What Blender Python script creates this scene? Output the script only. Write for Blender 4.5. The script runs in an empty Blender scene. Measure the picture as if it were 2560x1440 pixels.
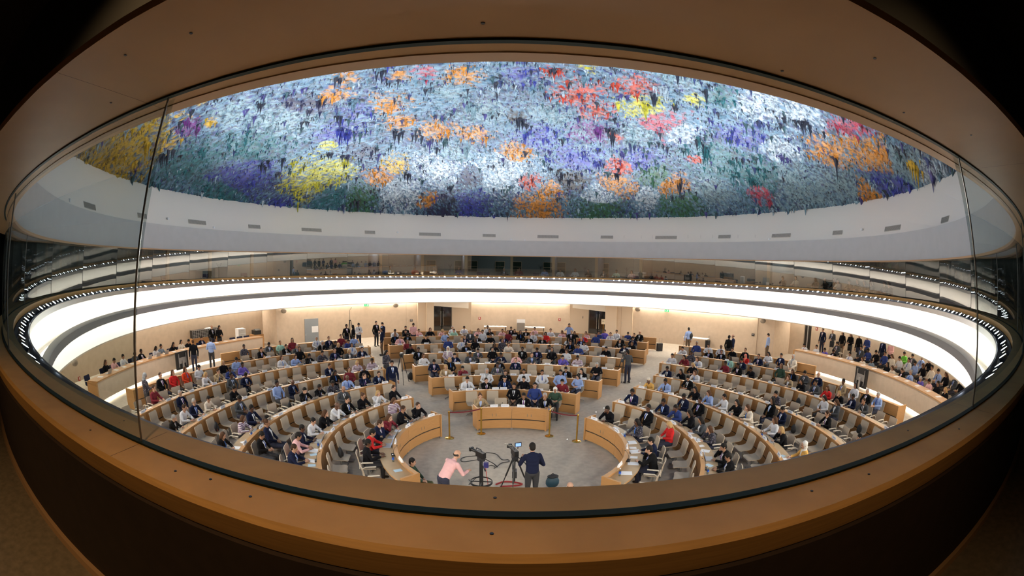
import bpy, bmesh, math, random
import numpy as np
from mathutils import Vector, Matrix
random.seed(7); RNG = np.random.default_rng(7)
D = bpy.data; SC = bpy.context.scene; COL = SC.collection
PI = math.pi; R_ = math.radians
# ------------------------------------------------------------------ camera (16 mm full-frame fisheye in the upper gallery)
EYE = Vector((0.0, -17.4, 5.95)); F_PX = 1141.33; PITCH, ROLL, YAW = .0488026, .0168778, -.0044800
fw = Vector((math.sin(YAW)*math.cos(PITCH), math.cos(YAW)*math.cos(PITCH), -math.sin(PITCH)))
rt = fw.cross(Vector((0, 0, 1))).normalized(); up = rt.cross(fw)
r2 = rt*math.cos(ROLL)+up*math.sin(ROLL); u2 = -rt*math.sin(ROLL)+up*math.cos(ROLL)
cam_d = D.cameras.new('camera'); cam = D.objects.new('camera', cam_d); COL.objects.link(cam)
cam.matrix_world = Matrix(((r2.x, u2.x, -fw.x, EYE.x), (r2.y, u2.y, -fw.y, EYE.y), (r2.z, u2.z, -fw.z, EYE.z), (0, 0, 0, 1)))
cam_d.type = 'PANO'
cam_d.panorama_type = 'FISHEYE_EQUISOLID'; cam_d.fisheye_fov = R_(178)
cam_d.sensor_width = 36.0; cam_d.sensor_fit = 'HORIZONTAL'; cam_d.fisheye_lens = F_PX*36.0/2560.0
cam_d.clip_start = .02; cam_d.clip_end = 200
SC.camera = cam
SC.view_settings.view_transform = 'Standard'; SC.view_settings.look = 'None'
SC.view_settings.exposure = 0.22; SC.view_settings.gamma = 1.0; SC.view_settings.use_curve_mapping = False
try:
    SC.cycles.use_denoising = True; SC.cycles.max_bounces = 7; SC.cycles.diffuse_bounces = 4; SC.cycles.glossy_bounces = 3
    SC.cycles.transparent_max_bounces = 12; SC.cycles.transmission_bounces = 3; SC.cycles.sample_clamp_indirect = 6.0
    SC.cycles.caustics_reflective = False; SC.cycles.caustics_refractive = False
except Exception: pass
w = D.worlds.new('world'); SC.world = w; w.use_nodes = True
w.node_tree.nodes['Background'].inputs[0].default_value = (.5, .5, .55, 1); w.node_tree.nodes['Background'].inputs[1].default_value = .0
ZE = 5.95
# light strengths: cove strips (up, down), wall wash, floor strips, dome spotlights, gallery lamps, added soffit and hall fill
L_COVE_UP, L_COVE_DN, L_WALL, L_FLOOR, L_SPOT, L_GAL, L_SOF, L_HALL = 21.0, 28.0, 58.0, 20.0, 118.0, 56.0, 11.0, 900.0
# ------------------------------------------------------------------ materials
MATS = {}
def mat(name, col, rough=.6, metal=0., spec=.5, emit=None, es=0., noise=None, bump=None, grain=None, coat=0.):
    if name in MATS: return MATS[name]
    m = D.materials.new(name); m.use_nodes = True; nt = m.node_tree; b = nt.nodes['Principled BSDF']
    b.inputs['Base Color'].default_value = (*col, 1); b.inputs['Roughness'].default_value = rough
    b.inputs['Metallic'].default_value = metal; b.inputs['Specular IOR Level'].default_value = spec
    if coat: b.inputs['Coat Weight'].default_value = coat; b.inputs['Coat Roughness'].default_value = .25
    if emit: b.inputs['Emission Color'].default_value = (*emit, 1); b.inputs['Emission Strength'].default_value = es
    m.diffuse_color = (*col, 1)
    if noise or grain:
        amt, sc = (noise or grain)[0], (noise or grain)[1]
        tc = nt.nodes.new('ShaderNodeTexCoord'); mp = nt.nodes.new('ShaderNodeMapping'); nz = nt.nodes.new('ShaderNodeTexNoise')
        nt.links.new(tc.outputs['Object'], mp.inputs['Vector']); nt.links.new(mp.outputs['Vector'], nz.inputs['Vector'])
        mp.inputs['Scale'].default_value = (sc, sc, sc) if noise else (sc*.35, sc*.35, sc*9)
        nz.inputs['Detail'].default_value = 5
        rp = nt.nodes.new('ShaderNodeMapRange'); rp.inputs[1].default_value = .3; rp.inputs[2].default_value = .7
        rp.inputs[3].default_value = 1-amt; rp.inputs[4].default_value = 1+amt
        mx = nt.nodes.new('ShaderNodeVectorMath'); mx.operation = 'SCALE'; mx.inputs[0].default_value = col
        nt.links.new(nz.outputs['Fac'], rp.inputs[0]); nt.links.new(rp.outputs[0], mx.inputs['Scale'])
        nt.links.new(mx.outputs[0], b.inputs['Base Color'])
    if bump:
        tc = nt.nodes.new('ShaderNodeTexCoord'); nz = nt.nodes.new('ShaderNodeTexNoise'); bp = nt.nodes.new('ShaderNodeBump')
        nt.links.new(tc.outputs['Object'], nz.inputs['Vector']); nz.inputs['Scale'].default_value = bump[1]
        bp.inputs['Strength'].default_value = bump[0]; nt.links.new(nz.outputs['Fac'], bp.inputs['Height']); nt.links.new(bp.outputs[0], b.inputs['Normal'])
    MATS[name] = m
    return m
def emis(name, col, s):
    m = D.materials.new(name); m.use_nodes = True; nt = m.node_tree; nt.nodes.clear()
    e = nt.nodes.new('ShaderNodeEmission'); o = nt.nodes.new('ShaderNodeOutputMaterial')
    e.inputs[0].default_value = (*col, 1); e.inputs[1].default_value = s; nt.links.new(e.outputs[0], o.inputs[0]); MATS[name] = m
    return m
def glass_mat(name, tint, ior, rough=0.0, refl=(1, 1, 1)):
    m = D.materials.new(name); m.use_nodes = True; nt = m.node_tree; nt.nodes.clear()
    o = nt.nodes.new('ShaderNodeOutputMaterial'); mx = nt.nodes.new('ShaderNodeMixShader'); fr = nt.nodes.new('ShaderNodeFresnel')
    t = nt.nodes.new('ShaderNodeBsdfTransparent'); g = nt.nodes.new('ShaderNodeBsdfGlossy')
    t.inputs[0].default_value = (*tint, 1); g.inputs[0].default_value = (*refl, 1); g.inputs['Roughness'].default_value = rough; ge = nt.nodes.new('ShaderNodeNewGeometry'); mr = nt.nodes.new('ShaderNodeMapRange'); mr.inputs[3].default_value = ior; mr.inputs[4].default_value = 1/ior
    nt.links.new(ge.outputs['Backfacing'], mr.inputs[0]); nt.links.new(mr.outputs[0], fr.inputs[0])   # same mirror strength from both sides
    nt.links.new(fr.outputs[0], mx.inputs[0]); nt.links.new(t.outputs[0], mx.inputs[1]); nt.links.new(g.outputs[0], mx.inputs[2]); nt.links.new(mx.outputs[0], o.inputs[0])
    MATS[name] = m; return m
WOOD_SILL = mat('honey wood sill', (.60, .33, .115), .5, grain=(.10, 2.5), spec=.16)
WOOD_SOFF = mat('honey wood soffit', (.50, .29, .13), .5, grain=(.06, 1.5), spec=.3)
WOOD = mat('light oak veneer', (.44, .225, .08), .45, grain=(.10, 2.0))
WOOD_L = mat('pale desk top', (.42, .29, .165), .45, grain=(.05, 3.0))
TRIMW = mat('trim wood', (.50, .30, .16), .5)
PLASTER = mat('beige relief plaster', (.55, .435, .33), .75, noise=(.06, .7), bump=(.55, 2.4))
WHITE = mat('white plaster', (.86, .80, .73), .8)
GREYB = mat('grey fascia', (.50, .50, .51), .8, noise=(.03, .5))
GREYL = mat('grey cove lip', (.36, .345, .335), .75)
LIPSHADE = mat('shade toned cove lip', (.62, .57, .50), .7)  # beige puts the dimmer light on the lip's top into its colour
CARPET = mat('greige carpet', (.46, .395, .32), .95, noise=(.10, 1.2))
GCARPET = mat('gallery carpet', (.22, .17, .115), .95, noise=(.2, 3.0))
DARKW = mat('dark brown panel', (.035, .020, .014), .7, noise=(.15, 2.0))
BLACKG = mat('unlit gallery black', (.012, .011, .010), .8)  # near black puts the unlit ceiling's darkness into the colour; dark walls share it
DGAL = mat('dark gallery wall', (.12, .13, .13), .8)
DGAL2 = mat('purple grey gallery wall', (.17, .16, .19), .8)
SILVER = mat('brushed aluminium', (.55, .56, .60), .28, metal=1.)
DMETAL = mat('dark metal', (.05, .05, .055), .4, metal=.6)
GREEND = mat('green glass edge', (.012, .022, .014), .5, spec=.1)
SLOTM = mat('dark slot', (.02, .015, .012), .8)
# ------------------------------------------------------------------ mesh helpers
def link(o, parent=None):
    COL.objects.link(o)
    if parent is not None: o.parent = parent
    return o
class MB:
    """collects quads, boxes, tubes, lathes; build() links them as ONE mesh object"""
    def __init__(s): s.v = []; s.f = []; s.m = []; s.sm = []
    def add(s, vs, fs, mi=0, smooth=False):
        n = len(s.v); s.v.extend([tuple(p) for p in vs]); s.f.extend([tuple(n+i for i in f) for f in fs]); s.m.extend([mi]*len(fs)); s.sm.extend([smooth]*len(fs)); return s
    def box(s, c, d, rot=0., mi=0, M=None, taper=1.):
        x, y, z = d[0]/2, d[1]/2, d[2]/2; vs = []
        for k, (a, b, e) in enumerate(((-1,-1,-1),(1,-1,-1),(1,1,-1),(-1,1,-1),(-1,-1,1),(1,-1,1),(1,1,1),(-1,1,1))):
            t = taper if e > 0 else 1.
            p = Vector((a*x*t, b*y*t, e*z))
            if M is not None: p = M @ p
            elif rot: p = Vector((p.x*math.cos(rot)-p.y*math.sin(rot), p.x*math.sin(rot)+p.y*math.cos(rot), p.z))
            vs.append((p.x+c[0], p.y+c[1], p.z+c[2]))
        return s.add(vs, ((0,3,2,1),(4,5,6,7),(0,1,5,4),(1,2,6,5),(2,3,7,6),(3,0,4,7)), mi)
    def tube(s, pts, r, n=8, mi=0, cap=True):
        pts = [Vector(p) for p in pts]; rr = r if isinstance(r, (list, tuple)) else [r]*len(pts)
        vs = []; prev = None
        for i, p in enumerate(pts):
            t = (pts[min(i+1, len(pts)-1)]-pts[max(i-1, 0)]).normalized()
            a = prev if prev is not None else (Vector((0, 0, 1)) if abs(t.z) < .9 else Vector((1, 0, 0)))
            u = (a-t*a.dot(t))
            if u.length < 1e-5: u = t.orthogonal()
            u.normalize(); w_ = t.cross(u); prev = u
            for k in range(n):
                q = 2*PI*k/n; d = u*math.cos(q)+w_*math.sin(q); vs.append(p+d*rr[i])
        fs = [(i*n+k, i*n+(k+1) % n, (i+1)*n+(k+1) % n, (i+1)*n+k) for i in range(len(pts)-1) for k in range(n)]
        s.add(vs, fs, mi, True)
        if cap:
            m = len(s.v)-len(vs); s.f.append(tuple(m+k for k in reversed(range(n)))); s.f.append(tuple(m+(len(pts)-1)*n+k for k in range(n))); s.m += [mi, mi]; s.sm += [False, False]
        return s
    def ball(s, c, r, n=10, mi=0, M=None):
        r = r if isinstance(r, (tuple, list)) else (r, r, r); vs = []; fs = []; h = max(4, n//2)
        for i in range(h+1):
            t = PI*i/h
            for k in range(n):
                p = Vector((r[0]*math.sin(t)*math.cos(2*PI*k/n), r[1]*math.sin(t)*math.sin(2*PI*k/n), r[2]*math.cos(t)))
                if M is not None: p = M @ p
                vs.append((c[0]+p.x, c[1]+p.y, c[2]+p.z))
        for i in range(h):
            for k in range(n): fs.append((i*n+k, (i+1)*n+k, (i+1)*n+(k+1) % n, i*n+(k+1) % n))
        return s.add(vs, fs, mi, True)
    def lathe(s, prof, a0=0., a1=360., n=256, cen=(0, 0), mi=0, closed=False, smooth=True, rf=None, zf=None, hall=False, caps=False):
        """prof: [(R, z)]; angles in degrees; ring: 0 = towards the camera side; hall: 0 = away from it"""
        full = abs(a1-a0) >= 359.99; cols = n if full else n+1; P = len(prof); vs = []
        for i in range(cols):
            a = R_(a0+(a1-a0)*i/n)
            for (r, z) in prof:
                rr = r*(rf(a) if rf else 1.)
                x, y = rr*math.sin(a), rr*math.cos(a)*(1 if hall else -1)
                vs.append((cen[0]+x, cen[1]+y, z+(zf(x, y+cen[1]) if zf else 0)))
        fs = []
        for i in range(n):
            j = (i+1) % cols
            for k in range(P if closed else P-1): fs.append((i*P+k, j*P+k, j*P+(k+1) % P, i*P+(k+1) % P))
        if caps and closed and not full:
            s.add(vs, fs, mi, smooth); m = len(s.v)-len(vs)
            s.f.append(tuple(m+k for k in range(P))); s.f.append(tuple(m+n*P+k for k in reversed(range(P)))); s.m += [mi]*2; s.sm += [False]*2
            return s
        return s.add(vs, fs, mi, smooth)
    def mesh(s, name):
        me = D.meshes.new(name); me.from_pydata(s.v, [], s.f); me.polygons.foreach_set('material_index', s.m); me.polygons.foreach_set('use_smooth', s.sm)
        bm = bmesh.new(); bm.from_mesh(me); bmesh.ops.recalc_face_normals(bm, faces=bm.faces); bm.to_mesh(me); bm.free()
        try: me.set_sharp_from_angle(angle=R_(38))
        except Exception: pass
        return me
    def build(s, name, mats, parent=None, loc=None, rz=None):
        me = s.mesh(name)
        for m in (mats if isinstance(mats, (list, tuple)) else [mats]): me.materials.append(m)
        o = link(D.objects.new(name, me), parent)
        if loc is not None: o.location = loc
        if rz is not None: o.rotation_euler = (0, 0, rz)
        return o
def tag(o, label=None, cat=None, group=None, kind=None):
    if label: o['label'] = label
    if cat: o['category'] = cat
    if group: o['group'] = group
    if kind: o['kind'] = kind
    return o
def struct(o, label, cat='room'): return tag(o, label, cat, None, 'structure')
def empty(name, loc=(0, 0, 0), rz=0.):
    o = D.objects.new(name, None); COL.objects.link(o); o.location = loc; o.rotation_euler = (0, 0, rz); o.empty_display_size = .1; return o
KIDS = {}
def reg(root, *kids): KIDS[root.name] = list(kids); return root
def kids_of(o): return [c for c in COL.objects if c.parent == o]
def copy_tree(o, loc=None, rz=None, parent=None):
    c = o.copy(); COL.objects.link(c)
    if parent is not None: c.parent = parent
    if loc is not None: c.location = loc
    if rz is not None: c.rotation_euler = (0, 0, rz)
    for ch in KIDS.get(o.name, []): copy_tree(ch, parent=c)
    return c
def ring(a, r, z): a = R_(a); return Vector((r*math.sin(a), -r*math.cos(a), z))      # upper rings: a = 0 at the camera, + to the right
CY = -4.95
def hall(phi, rho, z=0.): p = R_(phi); return Vector((rho*math.sin(p), CY+rho*math.cos(p), z))
def zfl(x, y):
    t = min(max((math.hypot(x, y-CY)-10.5)/7.5, 0), 1); return .35*t
# ------------------------------------------------------------------ room shell
def Z(z): return ZE+z
N = 288
# upper-gallery window ring: sill, soffit and fascia run round the whole hall
s = MB().lathe([(16.0, Z(-.745)), (16.40, Z(-.745)), (16.42, Z(-.765)), (16.40, Z(-.865)), (16.02, Z(-.865)), (16.0, Z(-.80))], n=N, closed=True).build('trim_1', WOOD_SILL)
struct(s, 'honey coloured curved wooden sill ring under the gallery glass', 'window sill')
sc_ = MB()
for px in ((-1.93,16.3),(-1.22,16.3),(-1.05,16.27),(-.84,16.3),(-.05,16.3),(1.05,16.28),(1.37,16.3),(2.3,16.3),(-.05,16.08),(-1.9,16.08),(2.0,16.08)):
    a = math.degrees(px[0]/16.3); p = ring(a, px[1], Z(-.7445)); sc_.lathe([(0, p.z+.002), (.006, p.z+.002), (.0065, p.z)], n=10, cen=(p.x, p.y))
tag(sc_.build('screw', DMETAL, s), 'small dark screw heads in the sill')
s2 = MB().lathe([(16.05, Z(.69)), (16.7, Z(.69)), (16.72, Z(.76)), (16.05, Z(.76))], n=N, closed=True).build('trim_2', WOOD_SOFF)
struct(s2, 'pale wooden soffit ring above the gallery glass', 'window head')
sc_ = MB()
for px in ((-1.25,16.55),(-.1,16.55),(-.1,16.25),(1.1,16.5),(1.6,16.25),(2.1,16.4),(-1.7,16.3),(-.95,16.5),(.9,16.2)):
    a = math.degrees(px[0]/16.3); p = ring(a, px[1], Z(.6895)); sc_.lathe([(0, p.z-.002), (.006, p.z-.002), (.0065, p.z)], n=10, cen=(p.x, p.y))
sc_.build('screw', DMETAL, s2)
jt = MB()
for a in (-5.53, 9.83):
    for (r0, r1, z) in ((16.21, 16.40, -.7447), (16.06, 16.70, .6897)):
        if z < 0: r0 = 16.02
        u = ring(a, 1, 0); tdir = Vector((-u.y, u.x, 0))*.0012
        p0, p1 = ring(a, r0, Z(z)), ring(a, r1, Z(z)); jt.add([p0-tdir, p1-tdir, p1+tdir, p0+tdir], [(0, 1, 2, 3)])
tag(jt.build('panel_joint', SLOTM, s), 'thin dark joint between wood panels')
struct(MB().lathe([(15.99, Z(.685)), (16.06, Z(.685)), (16.06, Z(.74)), (15.99, Z(.74))], n=N, closed=True).build('trim_3', TRIMW), 'thin wooden edging along the bottom of the grey fascia', 'trim')
struct(MB().lathe([(16.03, Z(.72)), (16.03, Z(1.84)), (16.12, Z(1.84)), (16.12, Z(.72))], n=N, closed=True).build('wall_fascia', GREYB), 'plain grey curved fascia band above the gallery glass', 'wall')
wb = MB().lathe([(16.08, Z(1.84)), (16.10, Z(1.9)), (16.35, Z(2.6)), (16.67, Z(3.45)), (16.9, Z(3.75)), (17.1, Z(3.75)), (17.1, Z(1.84))], n=N).build('wall_upper', WHITE)
struct(wb, 'white curved band between grey fascia and painted ceiling', 'wall')
# trough, lip, coves
struct(MB().lathe([(16.0, Z(-.866)), (15.985, Z(-1.03)), (15.76, Z(-1.03)), (15.735, Z(-.905)), (15.72, Z(-.895)), (15.705, Z(-.92)), (15.73, Z(-1.07)), (16.0, Z(-1.07))], n=N, closed=True).build('trim_4', SILVER), 'silver light trough running round the gallery edge', 'trough')
COVE_IN = [(15.71, Z(-.93)), (15.78, Z(-1.06)), (15.93, Z(-1.25)), (16.07, Z(-1.55)), (16.10, Z(-1.80)), (16.08, Z(-1.86)), (15.62, Z(-1.86))]
struct(MB().lathe(COVE_IN, n=N).build('wall_cove_upper', WHITE), 'white concave cove glowing above the grey lip', 'wall')
struct(MB().lathe([(15.45, Z(-1.71)), (15.455, Z(-1.94)), (15.60, Z(-1.94)), (15.60, Z(-1.86)), (15.62, Z(-1.86)), (15.62, Z(-1.66))], n=N, closed=True).build('trim_5', GREYL), 'grey lip stripe halfway down the white cove', 'trim')
struct(MB().lathe([(15.447, Z(-1.712)), (15.46, Z(-1.70)), (15.625, Z(-1.652)), (15.63, Z(-1.668)), (15.46, Z(-1.716))], n=N, closed=True).build('trim_6', LIPSHADE), 'upper edge of the cove lip, beige shade put into its colour', 'trim')
struct(MB().lathe([(15.60, Z(-1.90)), (15.98, Z(-1.90)), (16.03, Z(-2.05)), (16.05, Z(-2.3)), (16.03, Z(-2.55)), (15.98, Z(-2.70))], n=N).build('wall_cove_lower', WHITE), 'white lower cove band above the hall walls', 'wall')
struct(MB().lathe([(15.97, Z(-2.69)), (16.03, Z(-2.69)), (16.03, Z(-2.73)), (15.97, Z(-2.73))], n=N, closed=True).build('trim_7', mat('taupe trim', (.30, .25, .2), .6)), 'thin taupe edge below the cove', 'trim')
struct(MB().lathe([(16.0, Z(-2.71)), (22.2, Z(-2.71))], n=N).build('ceiling_under_gallery', WHITE), 'flat white ceiling under the gallery', 'ceiling')
E_UP = emis('cove tube light upward', (1, .93, .84), L_COVE_UP); E_DN = emis('cove tube light downward', (1, .93, .84), L_COVE_DN)
tag(MB().lathe([(15.66, Z(-1.845)), (15.92, Z(-1.845))], n=144).build('cove_light', E_UP), 'continuous warm tube lamp hidden behind the grey cove lip', 'lamp')
tag(MB().lathe([(15.64, Z(-1.915)), (15.80, Z(-1.915))], n=144).build('cove_light', E_DN), 'continuous warm tube lamp under the grey cove lip', 'lamp')
# hall walls: bays at r 19.3 behind the centre, 21.6 beside the raised side platforms
WT, WB_ = Z(-2.70), -.3
def wall_seg(name, a0, a1, r, label, th=.25, z0=WB_, z1=WT, n=60, m=PLASTER):
    return struct(MB().lathe([(r, z0), (r, z1), (r+th, z1), (r+th, z0)], a0, a1, n, closed=True, caps=True).build(name, m), label, 'wall')
wall_seg('wall_left', -122.5, 20, 21.6, 'beige relief wall curving behind the left platform') if False else None
wall_seg('wall_left', -122.5, -20, 21.6, 'beige relief wall curving behind the left platform', n=90)
wall_seg('wall_back_left', -156.9, -123.2, 19.3, 'beige relief wall bay left of the back doors')
wall_seg('wall_back_centre', -193.5, -169.8, 19.3, 'beige relief wall bay between the two back doorways')
wall_seg('wall_back_right', 120.9, 151.3, 19.3, 'beige relief wall bay right of the back doors')
wall_seg('wall_back_corner', 117.0, 120.9, 19.36, 'narrow beige wall bay with ceiling speaker near the right corner')
wall_seg('wall_right', 20, 111.6, 21.6, 'beige relief wall curving behind the right platform', n=90)
def radial_wall(name, a, r0, r1, label, th=.2, z0=WB_, z1=WT, m=PLASTER):
    p0, p1 = ring(a, r0, 0), ring(a, r1, 0); c = (p0+p1)/2; d = (p1-p0)
    return struct(MB().box((c.x, c.y, (z0+z1)/2), (d.length, th, z1-z0), math.atan2(d.y, d.x)).build(name, m), label, 'wall')
radial_wall('wall_return_left', -122.8, 19.2, 21.7, 'beige return wall at the left corner')
radial_wall('wall_return_right', 116.8, 19.2, 21.7, 'beige return wall at the right corner')
wall_seg('wall_pier_right', 113.3, 116.8, 21.6, 'beige wall beside the dark right doorway', n=8)
# piers either side of the doors
PIER = mat('pale smooth pier', (.60, .48, .36), .7)
for nm, a0, a1, r, lb in (('wall_pier_1', -158.9, -156.9, 19.1, 'pale pier left of the left back doorway'), ('wall_pier_2', -160.6, -158.9, 18.75, 'darker beige column beside the left back doorway'),
                          ('wall_pier_3', 154.9, 157.7, 18.75, 'beige column beside the right back doorway'), ('wall_pier_4', 151.3, 154.9, 19.1, 'pale pier right of the right back doorway')):
    struct(MB().lathe([(r, WB_), (r, WT), (19.6, WT), (19.6, WB_)], a0, a1, 4, closed=True, caps=True).build(nm, PIER), lb, 'wall')
# door recesses: splayed cheek wall + dark glass double doors, lintel above
DGLASS = mat('dark door glass', (.012, .013, .015), .08, spec=.8); DFRAME = mat('door frame steel', (.10, .085, .07), .4, metal=.5)
LINT = mat('white lintel', (.80, .74, .66), .7)
def doorway(idx, ad0, ad1, aw0, aw1, a_far, lint0, lint1):
    # ad: door angles at r 19.9; aw: cheek wall from door edge to outer wall
    p0, p1 = ring(ad0, 19.75, 0), ring(ad1, 19.75, 0); c = (p0+p1)/2; d = p1-p0; rz = math.atan2(d.y, d.x); L = d.length
    root = empty('door_%d' % idx, (c.x, c.y, .33), rz)
    struct(root, ('left' if idx == 1 else 'right')+' dark glass double door in the back wall', 'door')
    MB().box((0, 0, 2.35), (L, .08, .12)).box((-L/2+.04, 0, 1.2), (.08, .1, 2.4)).box((L/2-.04, 0, 1.2), (.08, .1, 2.4)).build('door_frame', DFRAME, root)
    for k in (-1, 1):
        MB().box((k*(L/4-.02), .0, 1.15), (L/2-.12, .04, 2.26)).build('door_leaf', DGLASS, root)
        MB().tube([(k*.09, -.07, .7), (k*.09, -.07, 1.9)], .016).box((k*.09, -.04, .75), (.02, .06, .02)).box((k*.09, -.04, 1.85), (.02, .06, .02)).build('handle', SILVER, root)
    q0, q1 = ring(aw0, 19.75, 0), ring(aw1, 19.3, 0); c2 = (q0+q1)/2; d2 = q1-q0
    struct(MB().box((c2.x, c2.y, 1.5), (d2.length, .12, 3.6), math.atan2(d2.y, d2.x)).build('wall_cheek_%d' % idx, PIER), 'splayed shadowed cheek wall beside the %s back door' % ('left' if idx == 1 else 'right'), 'wall')
    a0, a1 = min(ad0, ad1, aw0, aw1), max(ad0, ad1, aw0, aw1)
    # slanting lintel over the opening
    vs = []; n = 12
    for i in range(n+1):
        t = i/n; a = a0+(a1-a0)*t; zb = lint0+(lint1-lint0)*t
        for (r, z) in ((19.3, zb), (19.3, WT), (19.5, WT), (19.5, zb)): vs.append(ring(a, r, z))
    fs = [(i*4+k, (i+1)*4+k, (i+1)*4+(k+1) % 4, i*4+(k+1) % 4) for i in range(n) for k in range(4)]
    struct(MB().add(vs, fs).build('wall_lintel_%d' % idx, LINT), 'white slanting lintel over the %s back doorway' % ('left' if idx == 1 else 'right'), 'wall')
    return root
DOOR1 = doorway(1, -160.5, -165.4, -165.4, -169.9, 0, 2.45, 2.69)
DOOR2 = doorway(2, 162.2, 157.6, 162.2, 166.6, 0, 2.46, 2.69)
struct(MB().lathe([(20.6, -.3), (20.6, WT)], 145, 215, 30).build('wall_behind_doors', DGAL), 'dark lobby wall behind the back doors', 'wall')
# floor of the hall
vs = []; fs = []; nr, na = 44, 144
rr = [.0]+[22.0*(i/nr) for i in range(1, nr+1)]
for i, r in enumerate(rr):
    for k in range(na):
        a = 2*PI*k/na; x, y = r*math.sin(a), r*math.cos(a); vs.append((x, y, zfl(x, y)))
for i in range(nr):
    for k in range(na): fs.append((i*na+k, i*na+(k+1) % na, (i+1)*na+(k+1) % na, (i+1)*na+k))
FLOOR = struct(MB().add(vs, fs, 0, True).build('floor', CARPET), 'greige carpeted hall floor rising gently to the back', 'floor')
# added soffit fill, wall wash and floor light strips
E_SOF = emis('soffit fill light', (1, .93, .84), L_SOF)  # added strip, out of view, that brightens the hall floor
tag(MB().lathe([(16.5, WT-.03), (16.75, WT-.03)], 20, 340, n=144).build('soffit_fill', E_SOF), 'added unseen fill strip under the flat ceiling below the cove', 'lamp')
E_WALL = emis('wall washer light', (1, .9, .76), L_WALL); E_FL = emis('floor strip light', (1, .88, .72), L_FLOOR)
def strip(name, a0, a1, r0, r1, z, m, label, n=60):
    return tag(MB().lathe([(r0, z), (r1, z)], a0, a1, n).build(name, m), label, 'lamp')
strip('wall_washer', -156.5, -124, 19.10, 19.22, WT-.02, E_WALL, 'linear lamp washing the wall left of the back doors')
strip('wall_washer', -193, -170, 19.10, 19.22, WT-.02, E_WALL, 'linear lamp washing the wall between the back doors')
strip('wall_washer', 121, 151, 19.10, 19.22, WT-.02, E_WALL, 'linear lamp washing the wall right of the back doors')
strip('wall_washer', -122, -50, 21.40, 21.52, WT-.02, E_WALL, 'linear lamp washing the wall behind the left platform')
strip('wall_washer', 50, 116, 21.40, 21.52, WT-.02, E_WALL, 'linear lamp washing the wall behind the right platform')
# raised side platforms with curved plaster parapets
PZ = .35
def platform(side, a0, a1, label):
    s_ = -1 if side == 'left' else 1; T = 1.02 if side == 'left' else 1.11
    A0, A1 = s_*a0, s_*a1
    pf = MB().lathe([(17.95, PZ-.2), (17.95, PZ+.03), (21.7, PZ+.03), (21.7, PZ-.2)], A0, A1, 60, closed=True, caps=True).build('floor_platform_'+side, CARPET)
    struct(pf, 'raised carpeted platform floor on the %s side' % side, 'floor')
    d = empty('platform_desk'); tag(d, label, 'desk')
    MB().lathe([(17.66, PZ+.12), (17.64, PZ+T-.05), (17.78, PZ+T-.05), (17.80, PZ+.12)], A0, A1, 70, closed=True, caps=True).build('front_panel', PLASTER, d)
    MB().lathe([(17.60, PZ+T-.05), (17.60, PZ+T), (18.2, PZ+T), (18.2, PZ+T-.05)], A0, A1, 70, closed=True, caps=True).build('desktop', WOOD, d)
    MB().lathe([(17.63, PZ+.0), (17.63, PZ+T-.05), (18.2, PZ+T-.05), (18.2, PZ+.0)], A0-.25*s_, A0+.12*s_, 2, closed=True, caps=True).build('end_panel', WOOD, d)
    MB().lathe([(17.63, PZ+.0), (17.63, PZ+T-.05), (18.2, PZ+T-.05), (18.2, PZ+.0)], A1-.12*s_, A1+.25*s_, 2, closed=True, caps=True).build('end_panel', WOOD, d)
    tag(MB().lathe([(17.70, PZ+.10), (17.86, PZ+.10)], A0, A1, 60).build('floor_strip_light', E_FL), 'glowing strip lamp under the %s platform parapet' % side, 'lamp')
    MB().lathe([(17.95, PZ+.0), (17.95, PZ+T-.06), (17.97, PZ+T-.06), (17.97, PZ+.0)], A0, A1, 60, closed=True).build('back_panel', PIER, d)
    return d
platform('left', 70.0, 116.2, 'long curved plaster fronted desk along the left platform')
platform('right', 40.0, 107.9, 'long curved plaster fronted desk along the right platform')
# ------------------------------------------------------------------ gallery behind the glass
struct(MB().lathe([(16.36, Z(-1.72)), (16.36, Z(-.87)), (16.42, Z(-.87)), (16.42, Z(-1.72))], n=N, closed=True).build('wall_gallery_parapet', DARKW), 'dark brown panel under the gallery sill', 'wall')
struct(MB().lathe([(16.34, Z(-1.75)), (16.34, Z(-1.70)), (16.455, Z(-1.70)), (16.47, Z(-1.75))], n=N, closed=True).build('baseboard_gallery', TRIMW), 'thin wooden baseboard of the gallery parapet', 'baseboard')
struct(MB().lathe([(16.3, Z(-1.75)), (22.3, Z(-1.75)), (22.3, Z(-1.80)), (16.3, Z(-1.80))], n=N, closed=True).build('floor_gallery', GCARPET), 'brown carpet floor of the gallery', 'floor')
struct(MB().lathe([(16.73, Z(.692)), (16.73, Z(1.25)), (22.3, Z(1.25))], n=N).build('ceiling_gallery', BLACKG), 'dark ceiling of the upper gallery', 'ceiling')  # black upstand also hides the lamp-lit outer lip of the soffit
struct(MB().lathe([(19.9, Z(-1.75)), (19.9, Z(1.25))], 55, 305, n=220).build('wall_gallery_back', DGAL), 'dark back wall of the gallery booths', 'wall')
struct(MB().lathe([(20.4, Z(-1.75)), (20.4, Z(1.25))], -55, 55, n=80).build('wall_gallery_near', BLACKG), 'dark wall behind the viewer', 'wall')
for a in (-55, 55): radial_wall('wall_gallery_screen', a, 17.6, 20.4, 'dark cross wall at the end of the viewing gallery', .1, Z(-1.75), Z(1.25), BLACKG)
GLASS = glass_mat('tinted gallery glass', (.70, .78, .76), 2.7)
GLASSN = glass_mat('clear near glass', (.95, .97, .96), 1.45)
seams = [-5.53-10.88*k for k in range(0, 16)]
right = [9.83, 20.0, 30.2, 40.5, 50.9]+[50.9+10.88*k for k in range(1, 12)]
def gx(a, t): return a
win = empty('window_1'); struct(win, 'ring of frameless glass panes closing the gallery', 'window')
allang = sorted([a for a in seams]+[a for a in right])
allang.append(allang[0]+360)
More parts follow.
